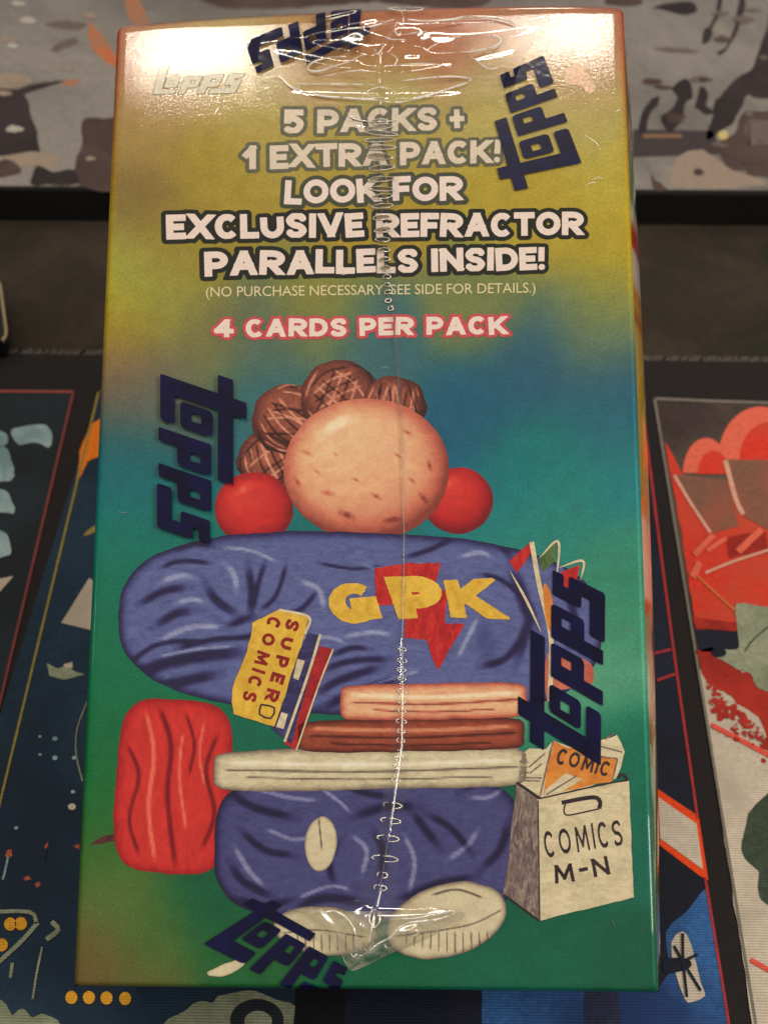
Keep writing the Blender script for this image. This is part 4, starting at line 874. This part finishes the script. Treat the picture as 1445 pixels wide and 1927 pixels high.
REDD = cloth("mat_dark_red_print", (150, 40, 32), .15, .3, (190, 52, 40), 60)
SALM = cloth("mat_salmon_print", (224, 104, 82), .1, .3)
TAUPE = cloth("mat_taupe_print", (126, 88, 72), .12, .3, (156, 84, 68), 40)
ORNG = cloth("mat_orange_print", (232, 124, 28), .1, .3)
YELP = cloth("mat_yellow_print", (222, 160, 44), .12, .3)
SAGE = cloth("mat_sage_print", (150, 156, 132), .15, .45, (120, 128, 104), 60)
GREENP = cloth("mat_green_print", (62, 74, 60), .2, .45)
# far left picture: slate field, coral frame line, pale torn shapes
mp('printed_panel', [(-500, 738), (137, 738), (-48, 1520), (-500, 1520)], SLATE, Z1)
mline('frame_line', [(-500, 733), (138, 737)], 4.5, cloth("mat_coral_line", (156, 82, 78), .1, .3)); mline('frame_line', [(139, 736), (-48, 1528)], 5, cloth("mat_coral_line_dim", (128, 62, 62), .1, .3))
mp('printed_patch', sm([(-60, 800), (-10, 808), (14, 818), (10, 838), (-30, 842)], 5), PALE); mp('printed_patch', rough(sm([(22, 812), (50, 800), (84, 800), (98, 822), (92, 842), (66, 832), (38, 836)], 5), 1.4, 6, 50), PALE)
mp('printed_patch', rough(sm([(-40, 850), (10, 842), (24, 880), (28, 896), (8, 906), (-50, 900)], 5), 1.4, 6, 51), PALE); mp('printed_patch', rough(sm([(-50, 930), (4, 922), (22, 940), (28, 966), (4, 964), (-40, 960)], 5), 1.4, 6, 52), PALE)
mp('printed_patch', rough(sm([(-50, 990), (8, 1000), (20, 1030), (12, 1044), (-60, 1060)], 5), 1.4, 6, 53), PALE); mp('printed_patch', [(-60, 1100), (26, 1084), (0, 1114), (-60, 1150)], OFFW)
# second picture: deep navy field, ochre frame line
mp('printed_panel', [(188, 740), (900, 744), (900, 2300), (-226, 2300), (-226, 2080)], DNAVY, Z1)
OCHRE = cloth("mat_ochre_line", (150, 134, 66), .12, .3)
mline('frame_line', [(190, 735), (320, 737)], 4, OCHRE); mline('frame_line', [(186, 738), (-40, 1680), (-226, 2080)][:2], 4.2, OCHRE)
mp('printed_patch', rough([(150, 850), (170, 800), (200, 780), (200, 850), (165, 870), (142, 915)], 1, 6, 54), ORNG)
mp('printed_patch', rough(sm([(158, 1008), (176, 990), (190, 988), (190, 998), (172, 1004)], 4), .8, 5, 55), OCHRE)
mp('printed_patch', [(168, 1088), (116, 1172), (190, 1190), (190, 1100)], OFFW); mp('printed_patch', rough([(88, 1248), (110, 1258), (128, 1252), (138, 1262), (160, 1270), (120, 1280), (94, 1272)], .8, 5, 56), SAGE); mp('printed_patch', [(120, 1250), (136, 1246), (138, 1256), (124, 1258)], OFFW, Z3)
mline('printed_stroke', [(165, 1320), (146, 1370), (144, 1420), (156, 1470)], 2.5, SAGE)
for x, y, r in ((136, 1518, 7.5), (31, 1558, 4), (104, 1390, 5), (76, 1386, 3), (104, 1426, 5), (76, 1420, 3), (138, 1490, 4), (140, 1426, 4)): mp('printed_dot', arc(x, y, r, r * .8, 0, 330, 12), OFFW if r > 5 else PALE)
SPK = cloth("mat_rust_fleck", (168, 86, 66), .2, .3)
for q in ([(10, 1612), (14, 1600), (22, 1598), (24, 1612)], [(84, 1592), (90, 1584), (92, 1592), (86, 1598)], [(44, 1652), (54, 1648), (60, 1654), (50, 1658)], [(66, 1664), (74, 1658), (78, 1666), (70, 1670)], [(138, 1592), (150, 1588), (150, 1598)]): mp('printed_fleck', q, SPK)
mline('printed_stroke', [(16, 1612), (10, 1640), (6, 1655)], 4, PALE); mline('printed_stroke', [(88, 1600), (84, 1620)], 2, SLATE)
mline('printed_line', [(-20, 1716), (56, 1716), (70, 1738), (-4, 1814)][:3], 7, SAGE); mline('printed_line', [(72, 1736), (40, 1772), (-10, 1818)], 8, SAGE); mline('printed_line', [(98, 1734), (110, 1750), (88, 1768)], 9, SAGE)
for x, y in ((20, 1739), (40, 1738), (4, 1778), (135, 1877), (168, 1877), (201, 1878), (236, 1879)): mp('printed_dot', arc(x, y, 11.5, 12.5, 0, 335, 14), YELP, Z3)
mline('printed_stroke', [(80, 1782), (70, 1830), (62, 1880)], 4, SAGE); mline('printed_stroke', [(24, 1812), (20, 1840)], 6, SAGE)
mp('printed_patch', rough(sm([(-60, 1880), (4, 1882), (24, 1908), (46, 1898), (62, 1912), (84, 1908), (110, 1940), (-60, 1960)], 4), 1.6, 7, 57), SAGE)
mp('printed_patch', rough(sm([(318, 1934), (350, 1900), (372, 1884), (400, 1886), (420, 1872), (470, 1866), (520, 1880), (560, 1900), (575, 1934)], 4), 1.6, 7, 58), SAGE)
mp('printed_ring', sm(arc(484, 1920, 50, 40, 0, 330, 12), 3), SLATE, Z3); mp('printed_ring_middle', sm(arc(486, 1922, 26, 20, 0, 330, 10), 3), SAGE, Z4)
# third picture (right of the box): dark navy, red lines, glowing band, blue field with a pale split shield
mp('printed_panel', [(600, 744), (1206, 752), (1262, 1200), (1372, 1950), (1440, 2420), (600, 2420)], DNAVY2, Z1 + .00005)
mp('printed_blue_field', rough(sm([(1252, 1756), (1290, 1716), (1326, 1672), (1334, 1700), (1350, 1800), (1374, 1950), (1430, 2400), (700, 2400), (690, 1860), (1000, 1850), (1240, 1860)], 3), 1.2, 12, 59), SKY, Z2)
mp('shadow_field', [(596, 1850), (842, 1850), (842, 2300), (560, 2300)], cloth('mat_deep_navy_shadow', (22, 28, 48), .2, .3), Z2 + .00005); mp('printed_bar', rough([(842, 1850), (906, 1850), (904, 2300), (840, 2300)], 1, 9, 80), DNAVY2, Z2 + .00005); mp('printed_bar', rough([(1098, 1850), (1164, 1850), (1176, 2300), (1100, 2300)], 2, 9, 81), cloth('mat_plum_print', (44, 48, 74), .2, .4), Z2 + .00005); mp('shadow_field', [(560, 1850), (650, 1850), (640, 2300), (520, 2300)], cloth('mat_black_shadow', (14, 16, 22), .2, .3), Z2 + .00009)  # dark fields paint the contact shadow of the box onto the mat
RLINE = cloth("mat_red_line", (168, 52, 56), .12, .3)
mline('frame_line', [(1206, 752), (1263, 1195), (1312, 1540)], 5, RLINE); mline('frame_line', [(1326, 1650), (1376, 1960), (1440, 2400)], 5, RLINE)
mline('printed_line', [(1228, 1230), (1262, 1222)], 5, RLINE); mline('printed_line', [(1236, 1280), (1270, 1268)], 5, RLINE)
mp('printed_band_edge', [(1236, 1484), (1314, 1536), (1332, 1656), (1316, 1648), (1240, 1590)], cloth("mat_fire_orange", (232, 74, 24), .1, .3), Z2)
mp('printed_band', [(1238, 1500), (1310, 1550), (1322, 1636), (1242, 1578)], OFFW, Z3)
mp('printed_shield', sm([(1262, 1774), (1284, 1752), (1300, 1778), (1318, 1850), (1326, 1874), (1300, 1886), (1288, 1880), (1270, 1830)], 2), OFFW, Z3)
mp('printed_dark_hub', sm([(1250, 1806), (1276, 1802), (1296, 1806), (1300, 1818), (1280, 1828), (1250, 1830)], 3), DNAVY2, Z4 - .00003)
for P in ([(1270, 1812), (1290, 1806), (1312, 1796)], [(1284, 1756), (1285, 1808), (1292, 1876)], [(1268, 1780), (1286, 1812), (1318, 1864)]): mline('printed_line', P, 5, DNAVY2, Z4 + P[0][0] * 1e-7)
# far right picture: red field with arches, speckled edge, pale ground
mp('printed_panel', [(1232, 750), (1445, 757), (2000, 770), (2000, 2400), (1480, 2400), (1396, 1800), (1318, 1290)], cloth("mat_dusk_print", (62, 50, 50), .2, .3, (96, 84, 72), 14), Z1)
GL = cloth("mat_grey_line", (120, 114, 106), .12, .3)
mline('frame_line', [(1232, 750), (1445, 758), (2000, 772)], 5, GL); mline('frame_line', [(1231, 750), (1312, 1250), (1402, 1805), (1490, 2350)], 5, GL)
mp('printed_red_field', rough([(1250, 830), (1262, 850), (1290, 905), (1500, 905), (1900, 900), (1900, 1184), (1311, 1190), (1272, 950)], .8, 9, 60), REDP, Z2)
mp('printed_arch', arc(1328, 890, 44, 66, 180, 360, 18), SALM, Z2 + .00003); mp('printed_arch', sm(arc(1430, 865, 80, 100, 180, 360, 14), 2), SALM, Z2 + .00004)
mp('printed_arch_core', arc(1342, 892, 30, 44, 180, 360, 14), REDP, Z2 + .00006); mp('printed_arch_core', arc(1446, 866, 56, 72, 180, 360, 14), REDP, Z2 + .00006)
mp('printed_wedge', [(1266, 892), (1366, 902), (1390, 990), (1338, 1004), (1330, 998)], TAUPE, Z3); mp('printed_wedge', [(1362, 864), (1500, 868), (1500, 1010), (1444, 996), (1396, 970)], TAUPE, Z3 + .00004)
CREAML = cloth("mat_pink_light", (214, 160, 140), .1, .3)
mline('printed_line', [(1364, 866), (1384, 940), (1398, 968)], 9, CREAML, Z4); mline('printed_line', [(1268, 894), (1300, 948), (1336, 1002)], 6, CREAML, Z4)
for P, w in (([(1306, 1044), (1342, 1006)], 11), ([(1330, 1036), (1366, 1012)], 9), ([(1388, 1038), (1432, 996)], 13), ([(1302, 1086), (1316, 1058)], 13)): mline('printed_stroke', P, w, SALM, Z4)
mp('printed_dark_gap', [(1366, 1012), (1400, 1004), (1440, 1000), (1445, 1040), (1392, 1044), (1372, 1050)], REDD, Z3 + .00006)
mline('printed_line', [(1326, 1078), (1380, 1056), (1460, 1030)], 5, CREAML, Z4); mline('printed_line', [(1310, 1082), (1350, 1120), (1384, 1150)], 4, cloth("mat_amber_line", (206, 112, 60), .1, .2), Z4)
mp('printed_red_strip', [(1302, 1160), (1384, 1172), (1384, 1188), (1308, 1182)], REDD, Z4)
mp('printed_dark_strip', [(1308, 1184), (1600, 1190), (1600, 1240), (1318, 1226)], DNAVY2, Z3)
mp('printed_pale_ground', rough([(1316, 1260), (1336, 1400), (1396, 1800), (1480, 2380), (2000, 2380), (2000, 1250), (1400, 1250)], 1, 12, 61), OFFW, Z2)
mp('printed_red_speckle', rough([(1313, 1222), (1348, 1226), (1400, 1262), (1600, 1320), (1600, 1430), (1445, 1390), (1425, 1350), (1392, 1330), (1362, 1300), (1326, 1290)], 5, 9, 62), REDD, Z3)
V, Fc = [], []
for i in range(230):
    t = RNG.random(); x = 1330 + t * 120; y = 1285 + t * 105 + abs(RNG.normal(0, 26)); r = max(1.2, abs(RNG.normal(0, 3.4))) * (1 - .35 * min(1, (y - 1285 - t * 105) / 60))
    if x < 1318 + (y - 1250) * .152 + 6: continue
    q = on_plane(rough(np.array(arc(x, y, r * 1.1, r, 0, 300, 6)), r * .25, 50, i), Z3 + .00004 + i * 4e-7); k = len(V); V += [tuple(v) for v in q]; Fc.append(list(range(k, k + len(q)))[::-1])
tag(mesh_obj('printed_speckle', V, Fc, REDD, matroot), None, None, 'stuff')
mp('printed_grey_lump', rough(sm([(1382, 1150), (1392, 1134), (1430, 1140), (1600, 1160), (1600, 1320), (1440, 1300), (1412, 1268), (1390, 1262), (1364, 1246), (1346, 1236), (1350, 1222), (1372, 1222), (1390, 1216)], 4), 1, 7, 63), SAGE, Z4)
mline('printed_line', [(1400, 1226), (1420, 1200), (1470, 1160)], 3, GREENP, Z4 + .00005); mp('printed_dark_patch', sm(arc(1352, 1228, 14, 9, 0, 320, 8), 3), DNAVY2, Z4 + .00004)
LR = cloth("mat_light_red_line", (222, 84, 70), .1, .3)
mline('printed_line', [(1338, 1364), (1400, 1396), (1500, 1450)], 9, LR, Z4); mline('printed_line', [(1412, 1806), (1440, 1822), (1500, 1856)], 9, LR, Z4)
mp('printed_green_lump', rough(sm([(1410, 1530), (1436, 1500), (1500, 1480), (1500, 1710), (1440, 1700), (1426, 1670), (1428, 1640), (1404, 1620), (1396, 1590), (1402, 1560)], 4), 1.2, 7, 64), GREENP, Z3)
mline('printed_line', [(1410, 1534), (1432, 1512), (1450, 1500)], 8, GREENP, Z4)

# raised board behind, printed with a plain grey hillside scene
BZ = .0085
board = empty('printed_board', Matrix.Identity(4)); tag(board, 'raised fabric covered board with a grey misty print behind the card box', 'game board')
e0, e1 = on_plane([(-700, 352)], BZ)[0], on_plane([(2200, 372)], BZ)[0]
far = .95
GREYP = cloth("board_grey_print", (156, 151, 146), .10, .25, (118, 113, 112), 11)
def diag(m):
    nt = m.node_tree; bs = nt.nodes['Principled BSDF']; tc = nd(nt, 'ShaderNodeTexCoord'); mpn = nd(nt, 'ShaderNodeMapping'); mpn.inputs['Rotation'].default_value = (0, 0, .62)
    w = nd(nt, 'ShaderNodeTexWave', wave_type='BANDS', bands_direction='Y'); w.inputs['Scale'].default_value = 210; w.inputs['Distortion'].default_value = 2.2; w.inputs['Detail'].default_value = 2; w.inputs['Detail Scale'].default_value = 1.4
    nt.links.new(tc.outputs['Object'], mpn.inputs[0]); nt.links.new(mpn.outputs[0], w.inputs['Vector'])
    b = nd(nt, 'ShaderNodeBump'); b.inputs['Strength'].default_value = .9; b.inputs['Distance'].default_value = .0006; nt.links.new(w.outputs[0], b.inputs['Height']); nt.links.new(b.outputs[0], bs.inputs['Normal'])
    src = bs.inputs['Base Color'].links[0].from_socket; mm = nd(nt, 'ShaderNodeMixRGB', blend_type='MULTIPLY'); mm.inputs[0].default_value = .4; rr = ramp(nt, w.outputs[0], [(.2, (190, 186, 182)), (.7, (255, 255, 255))])
    nt.links.new(src, mm.inputs[1]); nt.links.new(rr.outputs[0], mm.inputs[2]); nt.links.new(mm.outputs[0], bs.inputs['Base Color'])
diag(GREYP)
extr('board_body', [(e0[0], e0[1], BZ), (e1[0], e1[1], BZ), (e1[0], far, BZ), (e0[0], far, BZ)], MATZ + 5e-5, cloth("board_black_edge", (16, 14, 14), .2, .3), board)
def bp(name, P, mat, dz=.0001):
    o = world_poly(name, P, mat, BZ + dz, board); return o
bp('printed_scene', [(-650, 346), (2150, 362), (1700, -1100), (-300, -1100)], GREYP, .00008)
BD = cloth("board_dark_print", (44, 38, 40), .2, .3, (58, 48, 50), 40); BD2 = cloth("board_brown_print", (72, 56, 54), .2, .3, (88, 72, 68), 40); BMID = cloth("board_mid_print", (104, 92, 88), .15, .3)
BL = cloth("board_pale_print", (150, 134, 120), .1, .3); BO = cloth("board_orange_print", (186, 106, 66), .15, .3, (158, 116, 92), 50)
GREYP2 = cloth('board_light_grey_print', (172, 166, 158), .1, .3)
rs = lambda P, k, a=1.4, s=8: rough(sm(P, 5), a, s, k)
bp('printed_grey_cloud', rs([(90, 42), (120, 38), (150, 42), (164, 50), (140, 56), (100, 52)], 70), BMID)
bp('printed_grey_cloud', rs([(96, 92), (130, 74), (150, 78), (130, 88), (110, 96)], 71), BMID, .00012)
bp('printed_orange_patch', rs([(240, -40), (262, 0), (284, 60), (250, 44), (238, 10)], 72), BO); bp('printed_orange_patch', rs([(168, 40), (186, 60), (214, 96), (228, 130), (200, 116), (176, 90)], 73), BO, .00012)
bp('printed_orange_patch', rs([(116, 156), (132, 150), (150, 152), (140, 160), (124, 160)], 74), BO, .00012)
bp('printed_dark_post', rs([(-60, 170), (20, 178), (48, 180), (60, 220), (78, 290), (60, 296), (10, 292), (-60, 300)], 75), BD); bp('printed_pale_cap', rs([(-60, 140), (10, 140), (58, 146), (48, 160), (-10, 166), (-60, 164)], 76), BL, .00014)
bp('printed_dark_plate', rs([(-60, 158), (20, 168), (60, 160), (100, 152), (124, 152), (100, 160), (60, 172), (20, 184), (-60, 180)], 77, .8), BD, .00018)
bp('printed_pale_strip', rs([(8, 294), (80, 286), (112, 300), (96, 324), (60, 314), (8, 316)], 78), BL, .00016); bp('printed_dark_clump', rs([(70, 312), (100, 322), (140, 322), (146, 346), (96, 348), (60, 346)], 79), BD, .00020)
bp('printed_dark_clump', rs([(-40, 306), (20, 300), (40, 320), (20, 330), (-60, 334)], 80), BD2, .00021); bp('printed_brown_block', rs([(160, 226), (200, 222), (260, 230), (260, 350), (150, 346), (152, 270)], 81), BD2)
bp('printed_dark_band', rs([(360, -60), (900, -60), (900, 14), (700, 6), (520, 16), (400, 8)], 82), BD2)
for k_ in range(38):                                     # loose smoky dabs and twigs all over the print
    x_ = RNG.uniform(-40, 190) if k_ % 2 else RNG.uniform(1195, 1470); y_ = RNG.uniform(-30, 340); w_ = RNG.uniform(6, 26); h_ = RNG.uniform(2, 7)
    P_ = [(x_ - w_, y_), (x_ - w_ * .3, y_ - h_), (x_ + w_ * .5, y_ - h_ * .6), (x_ + w_, y_ + h_ * .2), (x_ + w_ * .2, y_ + h_), (x_ - w_ * .6, y_ + h_ * .7)]
    bp('printed_dab', rs(P_, 200 + k_, .9, 5), (BMID, BL, BD2, GREYP2)[k_ % 4], .00005 * 5 + k_ * 2e-6)
# right part: slope, dark hull-like mass, little bushes
bp('printed_dark_streak', rs([(1228, 14), (1260, 6), (1300, 4), (1310, 20), (1286, 28), (1250, 20)], 83), BD); bp('printed_dark_streak', rs([(1150, -20), (1200, -8), (1206, 8), (1180, 12), (1140, 4)], 84), BD2)
bp('printed_grey_streak', rs([(1230, 92), (1260, 88), (1300, 92), (1320, 98), (1280, 102)], 85), BMID)
bp('printed_thin_stem', rs([(1350, -10), (1358, 0), (1352, 30), (1340, 54), (1334, 52), (1346, 26)], 86, .8), BD); bp('printed_thin_stem', rs([(1392, -10), (1402, 6), (1390, 50), (1376, 80), (1372, 76), (1382, 44)], 87, .8), BD)
bp('printed_leaf', rs([(1322, 62), (1332, 50), (1340, 62), (1334, 76), (1322, 82)], 88, .8), BD, .00014); bp('printed_leaf', rs([(1348, 98), (1362, 90), (1372, 78), (1366, 94), (1354, 104)], 89, .8), BD, .00014)
bp('printed_dark_mass', rs([(1390, 145), (1420, 118), (1440, 60), (1480, 0), (1700, 0), (1700, 184), (1450, 186), (1410, 178), (1396, 196), (1380, 230), (1350, 252), (1328, 262), (1340, 220), (1364, 170)], 90), BD)
bp('printed_brown_mass', rs([(1380, 250), (1396, 214), (1440, 208), (1700, 214), (1700, 340), (1440, 336), (1400, 320), (1370, 320), (1352, 288), (1330, 282)], 91), BD2, .00012); bp('printed_grey_gap', rs([(1404, 230), (1440, 226), (1700, 236), (1700, 272), (1440, 274), (1410, 270)], 92), BMID, .00016)
for k, P in enumerate(([(1200, 248), (1206, 214), (1222, 188), (1238, 180), (1236, 200), (1222, 214), (1214, 246)], [(1240, 220), (1262, 206), (1276, 186), (1264, 166), (1290, 148), (1304, 180), (1290, 194), (1284, 214), (1268, 244), (1256, 246)], [(1306, 200), (1318, 164), (1332, 176), (1328, 200), (1346, 212), (1330, 216), (1312, 204)], [(1344, 190), (1352, 184), (1360, 200), (1352, 216), (1340, 204)])): bp('printed_bush', rs(P, 93 + k, 1.2, 6), BD, .000145 + k * 3e-6)
bp('printed_dark_band', [(1190, 244), (1340, 246), (1360, 290), (1190, 296)], cloth("board_violet_print", (64, 56, 60), .15, .3), .00010); bp('printed_tan_line', [(1208, 252), (1280, 252), (1284, 259), (1212, 260)], cloth("board_tan_print", (128, 100, 76), .1, .3), .00018)
bp('printed_light_spot', arc(1360, 254, 10, 9, 0, 330, 12), cloth("board_yellow_print", (196, 178, 120), .15, .2), .0002)
bp('printed_pale_mound', rs([(1262, 330), (1270, 300), (1300, 284), (1320, 282), (1350, 300), (1380, 322), (1440, 340), (1420, 352), (1270, 350)], 99), BL, .00013); bp('printed_dark_clump', rs([(1224, 322), (1230, 336), (1246, 344), (1252, 356), (1232, 358)], 100), BD2, .00016)

# small dark tray whose worn rim just enters at the left
tr = empty('small_tray', Matrix.Identity(4)); tag(tr, 'small black tray with a worn pale rim at the left edge of the picture', 'tray')
q = on_plane([(-150, 520), (0, 530), (12, 628), (4, 642), (-150, 640)], .006)
extr('tray_body', q[::-1], MATZ + 5e-5, flat("tray_black", (20, 22, 24), .5, .2, .2), tr)
rim = on_plane(stroke([(0, 532), (8, 590), (12, 626), (5, 640)], 5, False, 4), .0062)
extr('tray_rim', rim[::-1], .0055, flat("tray_rim_worn", (150, 134, 104), .6, .2, .2), tr)

# the block the box leans back on (wholly behind it)
n_ = BOXM[:, 2]; 
def box_local(x, y, z): return BOXT + BOXM @ np.array([x, y, z])
pa = box_local(0, .045, -T); zt = pa[2] - .0035
blk = mesh_obj('support_block', *boxmesh(pa[0] - .026, pa[0] + .026, pa[1] + .002, pa[1] + .026, MATZ + 1e-4 if False else .0006, zt), flat("block_black", (30, 28, 28), .6, .2, .1))
tag(blk, 'plain black block propping up the back of the card box', 'block')
